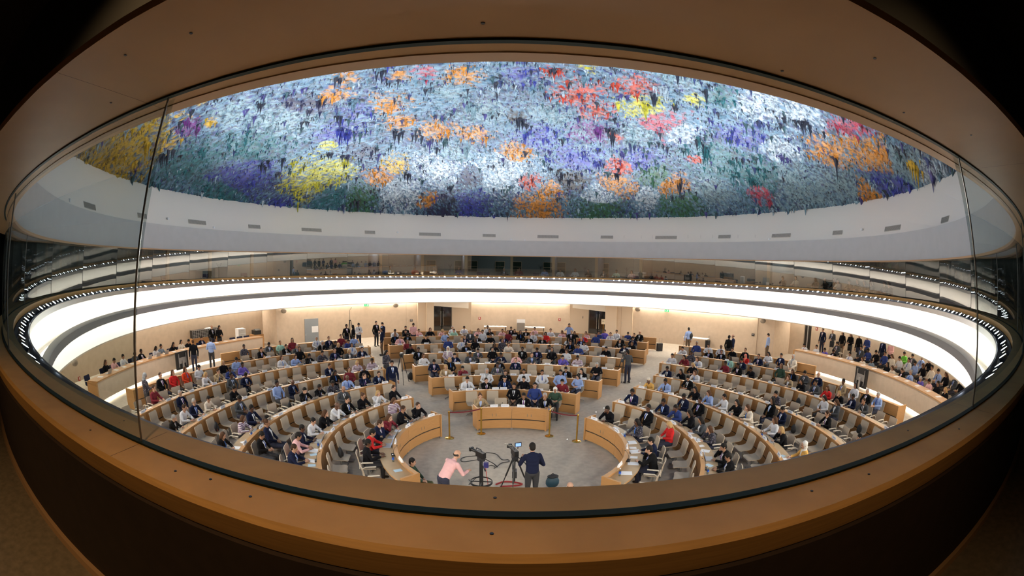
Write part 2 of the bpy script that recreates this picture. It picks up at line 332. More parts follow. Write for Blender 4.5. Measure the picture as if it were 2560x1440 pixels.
lean = {-5.53: .545, 9.83: -1.25}
for i in range(len(allang)-1):
    a0, a1 = allang[i], allang[i+1]
    near = a0 == -5.53
    n = 24 if near else 10; g = MB(); vs = []
    for j in range(n+1):
        t = j/n; a = a0+.012+(a1-a0-.024)*t
        bulge = 0. if near else -.04*(4*t*(1-t))*(1-math.cos(R_((a1-a0)/2)))*16.2
        da = (1-t)*lean.get(round(a0, 2), 0)+t*lean.get(round(a1 if a1 < 180 else a1-360, 2), 0)
        for (r, z, k) in ((16.20, -.77, 0), (16.145 if near else 16.10, .72, 1)): vs.append(ring(a+da*k, r+bulge, Z(z)))
    fs = [(2*j, 2*j+2, 2*j+3, 2*j+1) for j in range(n)]
    g.add(vs, fs, 0, True); g.build('pane', GLASSN if near else GLASS, win)
sm = MB(); smn = MB()
for a in allang[:-1]:
    d = lean.get(round(a, 2), 0); b0, b1 = ring(a, 16.20, Z(-.77)), ring(a+d, 16.145 if d else 16.10, Z(.70))
    (smn if d else sm).tube([b0, b1], .0055 if d else .009, 6)
sm.build('pane_joint', mat('grey silicone', (.12, .12, .11), .5), win); tag(smn.build('pane_joint', mat('polished glass edge', (.20, .19, .17), .25, metal=.5), win), 'dark polished glass edge')
MB().lathe([(16.182, Z(-.744)), (16.182, Z(-.735)), (16.216, Z(-.735)), (16.216, Z(-.744))], n=N, closed=True).build('glass_channel', GREEND, win)
MB().lathe([(16.134, Z(.690)), (16.134, Z(.681)), (16.158, Z(.681)), (16.158, Z(.690))], n=N, closed=True).build('glass_channel', GREEND, win)

# ------------------------------------------------------------------ painted ceiling: rough paint relief with hanging drips
GSC = np.array((.20, .30, .39))
def domez(r): return ZE+3.55+4.4*(max(0., 1-(r/16.9)**2))**.75
PALC = dict(Y=(.85,.50,.02),O=(.90,.33,.03),R=(.72,.055,.02),B=(.05,.07,.48),N=(.012,.018,.10),T=(.02,.20,.24),G=(.04,.19,.09),P=(.22,.03,.30),W=(.74,.84,.95),L=(.78,.70,.05),K=(.03,.02,.03),M=(.62,.05,.12),F=(.33,.50,.58))
ZONES = "-14.9,-5.9,2.6,Y;-15.3,-6.6,1.6,Y;-13.1,-3.6,0.7,P;-12.4,-2.8,0.4,Y;-12.7,1.5,2.1,T;-15,-0.8,1.9,T;-14.9,3.4,2.2,B;-16.3,3.5,2.1,T;-14.7,8.1,0.7,B;-12.2,7.5,1.9,L;-10.7,7.7,1.2,L;-10,4.8,0.6,L;-9,3.9,1.2,B;-8.9,6.9,1.2,N;-7.3,1.9,0.8,B;-7.8,-0.3,0.7,O;-6.6,-1.6,0.5,O;-6,2.2,0.9,O;-5.9,4.3,0.8,O;-4.3,5.9,1,O;-2.4,6.8,0.9,O;-2.3,0.2,0.8,O;-2.9,1.9,0.7,F;-4.7,-0.7,0.4,O;-4.8,-1.9,0.2,B;-3.7,-0.6,0.5,M;-0,5,0.7,K;0.1,-0,0.8,B;2.8,1.7,1.1,R;1.4,-0.2,0.5,R;4.9,-0.1,0.8,R;3.8,3.2,0.9,R;5.7,2.1,1.1,L;2.7,-1.1,0.3,L;7.5,-0.3,0.5,L;6.6,-1.8,0.8,F;8.2,-1.3,0.9,T;9.7,-2.1,1.2,W;11,-3.2,1.1,W;13.8,-1.7,1.2,O;14.2,-4.1,1.7,O;14.7,-5.6,1.4,F;14.9,-6,0.5,Y;12.6,-4.6,1,M;16.2,-3.4,1.4,B;16.7,-1.5,1.2,O;15.2,-6.7,1.2,W;10.7,1.7,1.3,B;12.5,0.9,1.1,W;11.1,5.1,2.2,T;13.4,4.6,2.2,T;15.2,3.1,2.5,F;10,6,0.7,R;6.4,9.6,1,R;-0,9.5,1.2,O;3.8,6.2,1.1,P;5.4,6.1,0.5,R;7.1,3.5,1.4,M;3.8,9.3,1.6,B;7.3,8.3,1.2,B;8.7,9.6,1.3,G;6.6,11.9,1.3,O;7.7,11.8,0.7,O;9.9,9.9,1.3,O;2.5,13.7,0.9,O;0.8,13,0.9,R;3.7,12.5,1.3,K;-1,12,2.1,W;-2.9,12.3,1.3,N;-4.8,10.9,1.9,W;-7.4,9.4,1,Y;-7.9,12.7,1.8,W;-6.2,14.3,0.9,O;-8.6,10.3,1.1,O;-10.5,12,1.6,G;-12.1,10.7,1.4,T;-5.6,15.9,1.7,N;-3.2,15.5,1.4,B;1.8,16,1.7,O;6.2,15.2,1.9,G;14.1,5.8,1.1,M;12.1,8.4,1.6,F;15.8,0.1,1.4,F;11.1,11.8,1.9,G;6.4,5,1.2,F;-1.8,4.4,1.3,F;1.3,7.3,1.4,B;-10.7,0.3,2,F;-11.4,-2.1,1.3,F;-9.2,-0.3,1.2,N;-3.8,9.1,1.3,F;1.7,4.3,1,F;8.2,3.7,1.1,W;5.9,13.7,1.4,W;8.9,12.1,1.1,W"
zx = np.array([[float(v) for v in t.split(',')[:3]] for t in ZONES.split(';')]); zc = np.array([PALC[t.split(',')[3]] for t in ZONES.split(';')])
BASEG = np.array([(.40,.60,.72),(.50,.68,.78),(.58,.74,.84),(.34,.50,.68),(.45,.66,.70),(.66,.80,.88),(.22,.34,.62),(.08,.14,.42),(.06,.22,.30),(.05,.07,.16),(.14,.12,.44)])
BASEP = np.array([(.20,.36,.48),(.42,.58,.70),(.05,.08,.26),(.05,.14,.17),(.62,.74,.84),(.02,.03,.07),(.08,.07,.33)])
def zone_col(x, y, rnd, ground=False):
    """colour of the nearest paint field at x, y, else the pale blue ground"""
    d = np.sqrt((zx[:, 0]-x)**2+((zx[:, 1]-y)*.8)**2)/zx[:, 2]; d += RNG.normal(0, .40)
    i = int(d.argmin())
    if d[i] < .80 and rnd < .82: return zc[i]*(.60 if ground else 1)
    return BASEG[int(RNG.integers(11)*(.55+.45*(math.sin(x*.55+1.5*math.sin(y*.4))*math.sin(y*.6+.8) > -.1)))]*GSC if ground else BASEP[RNG.integers(7)]
vs, fs, cs = [], [], []
ng = 250
for i in range(ng+1):
    for k in range(ng+1):
        p, q = 2*i/ng-1, 2*k/ng-1
        if abs(p) > abs(q): r, a = abs(p), PI/4*q/p
        elif q: r, a = abs(q), PI/2-PI/4*p/q
        else: r, a = 0, 0
        r = 16.9*r; sg_ = -1 if (p < 0 if abs(p) > abs(q) else q < 0) else 1
        x, y = sg_*r*math.cos(a), sg_*r*math.sin(a); edge = i in (0, ng) or k in (0, ng)
        if not edge: x += RNG.normal(0, .025); y += RNG.normal(0, .025)
        bump = 0 if edge else (.10*math.sin(x*2.1+1.3*math.sin(y*1.7))*math.sin(y*2.3+x*.7)+RNG.normal(0, .03))
        vs.append((x, y, domez(min(math.hypot(x, y), 16.9))-abs(bump)*1.1)); cs.append(zone_col(x, y, RNG.random()*1.0, True))
for i in range(ng):
    for k in range(ng): fs.append((i*(ng+1)+k, (i+1)*(ng+1)+k, (i+1)*(ng+1)+k+1, i*(ng+1)+k+1))
def colmesh(name, vs, fs, cs, m, smooth=False):
    me = D.meshes.new(name); me.from_pydata(vs, [], fs); at = me.color_attributes.new('paint', 'FLOAT_COLOR', 'POINT')
    c4 = np.ones((len(cs), 4), dtype=np.float32); c4[:, :3] = np.array(cs); at.data.foreach_set('color', c4.ravel()); me.materials.append(m)
    if smooth: me.polygons.foreach_set('use_smooth', [True]*len(fs))
    return link(D.objects.new(name, me))
pm = D.materials.new('thick ceiling paint'); pm.use_nodes = True; nt = pm.node_tree; b = nt.nodes['Principled BSDF']; b.inputs['Roughness'].default_value = .55
at = nt.nodes.new('ShaderNodeAttribute'); at.attribute_name = 'paint'
tc = nt.nodes.new('ShaderNodeTexCoord'); nz = nt.nodes.new('ShaderNodeTexNoise'); nz.inputs['Scale'].default_value = 5.0; nz.inputs['Detail'].default_value = 8; nz.inputs['Roughness'].default_value = .75
cr = nt.nodes.new('ShaderNodeValToRGB'); cr.color_ramp.elements[0].position = .40; cr.color_ramp.elements[0].color = (.05, .07, .12, 1); cr.color_ramp.elements[1].position = .60; cr.color_ramp.elements[1].color = (.86, .88, .88, 1)
e = cr.color_ramp.elements.new(.48); e.color = (.55, .60, .64, 1)
mx = nt.nodes.new('ShaderNodeMix'); mx.data_type = 'RGBA'; mx.blend_type = 'MULTIPLY'; mx.inputs[0].default_value = .95
nt.links.new(tc.outputs['Object'], nz.inputs['Vector']); nt.links.new(nz.outputs['Fac'], cr.inputs[0])
nt.links.new(at.outputs['Color'], mx.inputs[6]); nt.links.new(cr.outputs[0], mx.inputs[7]); nt.links.new(mx.outputs[2], b.inputs['Base Color'])
struct(colmesh('ceiling', vs, fs, cs, pm, True), 'domed ceiling thickly painted in many colours with paint drips', 'ceiling')
vs, fs, cs = [], [], []
def drip(x, y, r, L, c, seg=5, twist=0., jit=.22):
    n = len(vs); z = domez(min(math.hypot(x, y), 16.9))
    prof = ((1.0, .10), (.55, -.12), (.30, -.40), (.13, -.72), (.01, -1.0))
    for (q, h) in prof:
        for k in range(seg):
            a = 2*PI*k/seg+twist; jr = r*q*(1+.25*RNG.normal()*(q > .2))
            vs.append((x+jr*math.cos(a), y+jr*math.sin(a), z+h*L)); cs.append(np.clip(c*.80*(1+jit*RNG.normal()), 0, 1.2))
    for i in range(len(prof)-1):
        for k in range(seg): fs.append((n+i*seg+k, n+i*seg+(k+1)%seg, n+(i+1)*seg+(k+1)%seg, n+(i+1)*seg+k))
for i in range(26000):
    r = 16.8*math.sqrt(RNG.random()); a = RNG.random()*2*PI; x, y = r*math.sin(a), r*math.cos(a)
    if y < -11: continue
    u = RNG.random(); L = .05+.13*u; c = zone_col(x, y, RNG.random()*.95)
    drip(x, y, .04+.06*RNG.random(), L, c, 5, RNG.random()*3)
for i in range(5200):    # trumpet shaped drips in loose drifts
    r = 16.75*math.sqrt(RNG.random()); a = RNG.random()*2*PI; x, y = r*math.sin(a), r*math.cos(a)
    if y < -10 or math.sin(x*.9+2*math.sin(y*.5))*math.sin(y*1.1+x*.3) < -.35+.5*RNG.random(): continue
    c = zone_col(x, y, RNG.random()*.9); f = .6+.9*RNG.random()**2
    drip(x, y, .13*f, .30*f, c, 6, RNG.random()*3, .08)
for i in range(330):    # clusters of long drips
    r = 16.3*math.sqrt(RNG.random()); a = RNG.random()*2*PI; x, y = r*math.sin(a), r*math.cos(a)
    if y < -9: continue
    c = zone_col(x, y, .3) if RNG.random() < .8 else BASEP[5]
    L = .40+.65*RNG.random()**2; w_ = .10+.24*RNG.random()
    for k in range(RNG.integers(3, 12)):
        dx, dy = RNG.normal(0, w_), RNG.normal(0, w_); f = max(.25, 1-math.hypot(dx, dy)/w_*.45)
        drip(x+dx, y+dy, .15*f+.05, L*f*(.7+.5*RNG.random()), c, 7, RNG.random()*3, .07)
for i in range(900):    # drips hanging over the rim
    a = RNG.random()*2*PI; r = 16.9-.35*RNG.random(); L = .08+.16*RNG.random()+.7*RNG.random()**14
    drip(r*math.sin(a), r*math.cos(a), .05+.06*RNG.random()+.1*(L > .5), L, zone_col(r*math.sin(a), r*math.cos(a), .5), 5, 0)
tag(colmesh('paint_drips', vs, fs, cs, pm), 'countless multicoloured paint drips hanging from the domed ceiling', 'drips', None, 'stuff')
# ------------------------------------------------------------------ spotlights in the trough, aimed at the ceiling
E_LENS = emis('cool spotlight lens', (.82, .88, 1.), 28.); E_LENS2 = emis('small warm lens', (1, .93, .86), 7.)
HOUSE = mat('grey lamp housing', (.16, .16, .18), .4, metal=.7)
def spot_proto(big):
    r = .062 if big else .036
    root = empty('spotlight'); MB().lathe([(r*1.1, .03), (r*1.15, .0), (r*.9, -.10), (0, -.11)], n=14).tube([(0, 0, -.10), (0, 0, -.15)], .012, 6).build('housing', HOUSE, root)
    MB().lathe([(0, .034), (r, .030)], n=14).build('lens', E_LENS if big else E_LENS2, root)
    KIDS[root.name] = kids_of(root); return root
PB, PS = spot_proto(True), spot_proto(False)
tilt = R_(32)
def aim(o, a): o.rotation_euler = Matrix.Rotation(R_(a), 3, 'Z').to_4x4().to_euler(); o.rotation_euler = (Matrix.Rotation(R_(a), 3, 'Z') @ Matrix.Rotation(-tilt, 3, 'X')).to_euler()
k = 0; da = 360/250.
used = {'b': False, 's': False}
for i in range(250):
    a = 14+i*da
    if a > 360-14: break
    if i % 37 == 5 or i % 29 == 11: continue
    big = i % 2 == 0; o = (PB if big else PS)
    p = ring(a, 15.87, Z(-.90))
    if not used['b' if big else 's']: used['b' if big else 's'] = True; o.location = p
    else: o = copy_tree(o, p)
    aim(o, a)
    tag(o, 'cool white spotlight glowing in the silver trough of the gallery edge' if big else 'small warm spotlight between bigger ones in the silver gallery trough', 'spotlight', 'large trough spotlights' if big else 'small trough spotlights')
for i in range(36):
    a = 5+i*10; ld = D.lights.new('dome_spot', 'SPOT'); ld.energy = L_SPOT*13; ld.spot_size = R_(92); ld.spot_blend = .8; ld.color = (.95, .97, 1.); ld.shadow_soft_size = .12
    o = link(D.objects.new('dome_spot', ld)); o.location = ring(a, 15.86, Z(-.72))
    tgt = ring(a, 7.5, Z(7.2)) if i % 2 else ring(a, 3.0, Z(7.8)); o.rotation_euler = (tgt-o.location).to_track_quat('-Z', 'Y').to_euler()
for i in range(20):    # added fill spots brighten the hall from beside the small warm lamps
    a = 9+i*18; ld = D.lights.new('hall_fill_spot', 'SPOT'); ld.energy = L_HALL; ld.spot_size = R_(75); ld.spot_blend = .8; ld.color = (1., .92, .82); ld.shadow_soft_size = .25
    o = link(D.objects.new('hall_fill_spot', ld)); o.location = ring(a, 15.62, Z(-.80))
    tgt = ring(a, 6.0, 0); o.rotation_euler = (tgt-o.location).to_track_quat('-Z', 'Y').to_euler()
# dim warm downlights in the ceiling of the viewing gallery
for (a, r, e, spx) in ((-3.2, 17.15, L_GAL, 115), (4.0, 17.3, L_GAL*.6, 115), (-11.5, 18.0, L_GAL*1.2, 120)):
    ld = D.lights.new('gallery_downlight', 'SPOT'); ld.energy = e; ld.spot_size = R_(spx); ld.spot_blend = .9; ld.color = (1, .64, .30); ld.shadow_soft_size = .05
    o = link(D.objects.new('gallery_downlight', ld)); o.location = ring(a, r, Z(1.22))
for a in (100.3, 111.7, 145, 156, 167, 179, 190, 201, 212, 118, 128, 235, 250):
    ld = D.lights.new('booth_light', 'AREA'); ld.energy = 34; ld.size = .5; ld.color = (.85, .9, .95)
    o = link(D.objects.new('booth_light', ld)); o.location = ring(-a, 18.2, Z(1.2))
# ------------------------------------------------------------------ curved desks
RHO = {1: 3.30, 2: 5.66, 3: 8.12, 4: 10.66, 5: 13.14, 6: 15.54, 7: 17.86, 8: 20.1}
ENDS = {'centre': {1: (-22, 22), 2: (-25, 27), 3: (-26.7, 28.6), 4: (-27.4, 29.6), 5: (-27.5, 29), 6: (-28.4, 30.4), 7: (-28, 29), 8: (-27.4, 29.5)},
        'left': {1: (-47, -137), 2: (-43, -135), 3: (-39.4, -128), 4: (-35.9, -122), 5: (-34.9, -112), 6: (-32.9, -91), 7: (-33.5, -64.3)},
        'right': {1: (49, 137), 2: (44, 137), 3: (40.8, 130), 4: (40, 124), 5: (37, 114), 6: (37, 93), 7: (36.1, 66.9)}}
ORD = {1: 'first', 2: 'second', 3: 'third', 4: 'fourth', 5: 'fifth', 6: 'sixth', 7: 'seventh', 8: 'eighth'}
def rfac(k): return (lambda a: 1-(.045 if k > 1 else 0)*math.sin(a)**2)
def hallp(k, phi, off=0., z=0.):
    a = R_(phi); r = RHO[k]*rfac(k)(a)+off; x, y = r*math.sin(a), CY+r*math.cos(a); return Vector((x, y, z+zfl(x, y)))
def arc(k, prof, p0, p1, n, **kw):
    m = MB(); vs = []; P = len(prof)
    for i in range(n+1):
        ph = p0+(p1-p0)*i/n
        for (o, z) in prof: vs.append(hallp(k, ph, o, z))
    fs = [(i*P+q, (i+1)*P+q, (i+1)*P+(q+1) % P, i*P+(q+1) % P) for i in range(n) for q in range(P)]
    fs += [tuple(range(P)), tuple(n*P+q for q in reversed(range(P)))]
    return m.add(vs, fs, 0, False)
SILV2 = mat('silver foot', (.45, .45, .46), .35, metal=.9)
VENTM = mat('vent grey', (.20, .16, .12), .6)
JOINT = mat('wood joint', (.16, .09, .04), .7)
EYE_L = EYE
def visible(p):
    """is the point seen over the near sill"""
    d = p-EYE; a = d.x**2+d.y**2; b = 2*(EYE.x*d.x+EYE.y*d.y); c = EYE.x**2+EYE.y**2-16.0**2
    q = b*b-4*a*c
    if q <= 0: return False
    t = (-b-math.sqrt(q))/(2*a); return t < 0 or EYE.z+d.z*t > Z(-.75)
def curved_desk(block, k):
    p0, p1 = ENDS[block][k]; sg = 1 if p1 > p0 else -1
    top_only = (k == 8) or (k == 7 and block != 'centre')
    L = abs(R_(p1-p0))*RHO[k]; n = max(6, int(L/.45))
    if top_only:
        d = empty('low_partition'); tag(d, 'curved wooden partition behind the last chairs of the %s block' % block, 'partition')
    else:
        d = empty('curved_desk'); tag(d, '%s curved oak delegates desk from the hall floor centre, %s block' % (ORD[k], block), 'desk', 'curved delegates desks')
    # rim rises above the table top; a dark slot splits the front
    da = math.degrees(.045/RHO[k])*sg; dep = .52 if not top_only else .06
    for (q, e) in ((p0, 1), (p1, -1)):
        arc(k, [(-.03, .06), (-.03, .885), (dep, .885), (dep, .06)], q-.2*da*e, q+da*e, 1).build('end_panel', WOOD, d)
    if not top_only:
        arc(k, [(.035, .735), (.035, .765), (.52, .765), (.52, .735)], p0+da, p1-da, n).build('desktop', WOOD_L, d)
        arc(k, [(.46, .70), (.46, .735), (.515, .735), (.515, .70)], p0+da, p1-da, n).build('edge_rail', WOOD, d)
    arc(k, [(-.008, .87), (-.008, .892), (.115, .892), (.115, .87)], p0, p1, n).build('ledge', WOOD, d)
    m = max(1, int(round(L/1.62))); gap = math.degrees(.004/RHO[k])*sg
    for i in range(m):
        q0, q1 = p0+(p1-p0)*i/m+gap, p0+(p1-p0)*(i+1)/m-gap; nn = 4; qm = (q0+q1)/2
        if not visible(hallp(k, q0, 0, .95)) and not visible(hallp(k, q1, 0, .95)): continue
        arc(k, [(0, .445), (0, .87), (.035, .87), (.035, .445)], q0, q1, nn).build('upper_front_panel', WOOD, d)
        arc(k, [(0, .09), (0, .405), (.035, .405), (.035, .09)], q0, q1, nn).build('lower_front_panel', WOOD, d)
        arc(k, [(.012, .40), (.012, .45), (.030, .45), (.030, .40)], q0, q1, nn).build('slot', SLOTM, d)
        if not top_only and k <= 5:
            for dd in (-.07, .07):
                pm_ = qm+math.degrees(dd/RHO[k]); q = hallp(k, pm_, -.003, .60); MB().box(q, (.022, .008, .10), -R_(pm_)).build('vent', VENTM, d)
        if k <= 4: q = hallp(k, q0, .05, .045); MB().box(q, (.09, .05, .09), -R_(q0)).build('foot', SILV2, d)
    return d
for b_ in ENDS:
    for k in ENDS[b_]:
        curved_desk(b_, k)
# ------------------------------------------------------------------ chairs
SHELL = mat('taupe chair shell', (.40, .325, .245), .55); ARMW = mat('pale chair arm', (.62, .55, .45), .5); CHB = mat('chair base', (.30, .29, .28), .4, metal=.6)
NAVYC = mat('navy chair fabric', (.012, .018, .06), .8)
def rounded_shell(prof, w, th, yoff=0., inset=.05):
    m = MB(); vs = []; n = len(prof)
    for i, (y, z) in enumerate(prof):
        t = i/(n-1); ww = w/2-(inset if i in (0, n-1) else 0)
        tz = Vector((0, prof[min(i+1, n-1)][0]-prof[max(i-1, 0)][0], prof[min(i+1, n-1)][1]-prof[max(i-1, 0)][1])).normalized(); nrm = Vector((0, tz.z, -tz.y))
        for s_ in (1, -1):
            for xx in (-1, -.55, 0, .55, 1):
                c_ = .02*(xx*xx); vs.append(Vector((xx*ww, y+yoff, z))+nrm*(-th/2*s_)-nrm*c_)
    for i in range(n-1):
        for q in range(4):
            a = i*10+q; m_ = (i+1)*10+q; m.f.append((a, a+1, m_+1, m_)); m.f.append((a+5, m_+5, m_+6, a+6))
        for q in (0, 4): a = i*10+q; m_ = (i+1)*10+q; m.f.append((a, m_, m_+5, a+5))
    for i in (0, n-1):
        for q in range(4): a = i*10+q; m.f.append((a, a+5, a+6, a+1))
    m.v = [tuple(v) for v in vs]; m.m = [0]*len(m.f); m.sm = [True]*len(m.f); return m
CH_PROF = [(-.285, .90), (-.275, .88), (-.25, .77), (-.232, .65), (-.215, .56), (-.17, .49), (-.08, .462), (.06, .458), (.18, .462), (.235, .448), (.245, .438)]
def chair_proto(arms, mshell=SHELL, name='office_chair'):
    r = empty(name)
    rounded_shell(CH_PROF, .47, .028).build('seat_shell', mshell, r)
    MB().tube([(0, 0, .44), (0, 0, .10)], .028, 8).build('post', CHB, r)
    b = MB()
    for i in range(5 if arms else 2):
        a = 2*PI*i/(5 if arms else 2)+.3; b.tube([(0, 0, .10), (.27*math.cos(a), .27*math.sin(a), .055)], [.028, .018], 6); b.ball((.28*math.cos(a), .28*math.sin(a), .028), .028, 6)
    if not arms: b.box((0, 0, .04), (.18, .42, .03))
    b.build('base', CHB, r)
    if arms:
        for sx in (-1, 1): MB().tube([(sx*.22, -.21, .50), (sx*.27, -.20, .66), (sx*.275, -.12, .695), (sx*.27, .17, .69)], [.016, .016, .02, .02], 6).build('armrest', ARMW, r)
    KIDS[r.name] = kids_of(r); return r
CH_D, CH_A = chair_proto(True), chair_proto(False)
CH_N = chair_proto(True, NAVYC)
def project(P):
    d = Vector(P)-EYE; n = d.length; z = d.dot(fw)/n; x = d.dot(r2)/n; y = d.dot(u2)/n; th = math.acos(max(-1, min(1, z))); rr_ = 2*F_PX*math.sin(th/2); q = math.hypot(x, y)+1e-9
    return (1280+rr_*x/q, 720-rr_*y/q)
SEATS = []      # (block, row, kind, index, position, rz)
SP = .82
for b_ in ('centre', 'left', 'right'):
    for k in range(1, 8):
        if k not in ENDS[b_]: continue
        p0, p1 = ENDS[b_][k]
        if b_ != 'centre' and k == 7: continue
        if b_ != 'centre' and k == 6: p1 = ENDS[b_][7][1]
        for kind in ('delegate', 'adviser'):
            if b_ != 'centre' and k == 6 and kind == 'adviser': q0, q1 = ENDS[b_][7]; kk, off = 7, -.44
            elif kind == 'adviser': kk, off = k+1, -.44; q0, q1 = (ENDS[b_].get(k+1) or ENDS[b_][k]); 
            else: kk, off, q0, q1 = k, .88, p0, p1
            if kind == 'adviser' and kk not in ENDS[b_]: continue
            rr_ = RHO[kk]+off; L = abs(R_(q1-q0))*rr_*(.975 if kk > 1 else 1); n = 4 if (k == 1 and b_ == 'centre' and kind == 'delegate') else max(1, int((L-.35)/SP)); sg = 1 if q1 > q0 else -1
            for i in range(n):
                s_ = (.5*L if b_ == 'centre' else .45)+( (i-(n-1)/2)*SP if b_ == 'centre' else i*SP)
                ph = q0+sg*math.degrees(s_/(rr_*.985))
                p = hallp(kk, ph, off, 0)
                if not visible(p+Vector((0, 0, 1.05))): continue
                SEATS.append([b_, k, kind, i, p, PI-R_(ph), None])
# ------------------------------------------------------------------ people: one continuous body per pose, clothes and hair as parts
def remesh_mesh(mb, name, vox, smooth=2, dec=None):
    me = mb.mesh('tmp'); o = link(D.objects.new('tmp', me)); md = o.modifiers.new('r', 'REMESH'); md.mode = 'VOXEL'; md.voxel_size = vox; md.use_smooth_shade = True
    if smooth: sm_ = o.modifiers.new('s', 'SMOOTH'); sm_.factor = .5; sm_.iterations = smooth
    if dec: dc = o.modifiers.new('d', 'DECIMATE'); dc.ratio = dec
    dg = bpy.context.evaluated_depsgraph_get(); out = D.meshes.new_from_object(o.evaluated_get(dg)); out.name = name
    for p in out.polygons: p.use_smooth = True
    D.objects.remove(o); return out
def V(*a): return Vector(a)
def limb(m, pts, rad, n=10):
    """closed tapered limb with round ends"""
    m.tube(pts, rad, n)
    for p, r in zip(pts, rad): m.ball(p, r, 10)
POSE = {}
def pose(name, **k): POSE[name] = k
# seated: hip centre (0, 0, .55); lean = forward offset of the neck; joints for the right side, left mirrored unless given
pose('desk', seat=True, neck=(0, .12, 1.04), head=(0, .17, 1.175), nod=22, wr=((.10, .44, .80), (-.07, .45, .80)), el=((.27, .22, .80), (-.27, .22, .80)))
pose('chin', seat=True, neck=(.01, .15, 1.02), head=(.02, .21, 1.15), nod=18, wr=((.05, .30, 1.06), (-.10, .45, .80)), el=((.20, .36, .80), (-.28, .24, .80)))
pose('type', seat=True, neck=(0, .05, 1.06), head=(0, .08, 1.20), nod=12, wr=((.12, .42, .81), (-.12, .42, .81)), el=((.28, .13, .80), (-.28, .13, .80)))
pose('lap', seat=True, neck=(0, -.06, 1.08), head=(0, -.03, 1.225), nod=4, wr=((.07, .25, .68), (-.07, .25, .68)), el=((.27, .03, .80), (-.27, .03, .80)))
pose('read', seat=True, neck=(0, .02, 1.06), head=(0, .07, 1.19), nod=30, wr=((.08, .30, .78), (-.09, .30, .78)), el=((.27, .08, .80), (-.27, .08, .80)))
pose('stand', seat=False, neck=(0, -.01, 1.48), head=(0, .01, 1.62), nod=6, wr=((.25, .06, .83), (-.25, .06, .83)), el=((.26, -.03, 1.10), (-.26, -.03, 1.10)))
pose('hold', seat=False, neck=(0, .0, 1.48), head=(0, .04, 1.61), nod=24, wr=((.08, .26, 1.12), (-.09, .26, 1.10)), el=((.26, .03, 1.12), (-.26, .03, 1.12)))
pose('photo', seat=False, neck=(0, -.02, 1.47), head=(0, .02, 1.61), nod=0, wr=((.10, .20, 1.50), (-.10, .20, 1.50)), el=((.28, .14, 1.28), (-.28, .14, 1.28)))
pose('camop', seat=False, neck=(0, .05, 1.47), head=(0, .10, 1.60), nod=10, wr=((.22, .34, 1.08), (-.18, .40, 1.22)), el=((.30, .10, 1.10), (-.29, .13, 1.13)))
pose('bend', seat=False, neck=(.0, .36, 1.34), head=(.0, .46, 1.46), nod=8, wr=((.12, .70, .98), (-.2, .62, .95)), el=((.26, .40, 1.02), (-.27, .40, 1.03)))
BM = {}
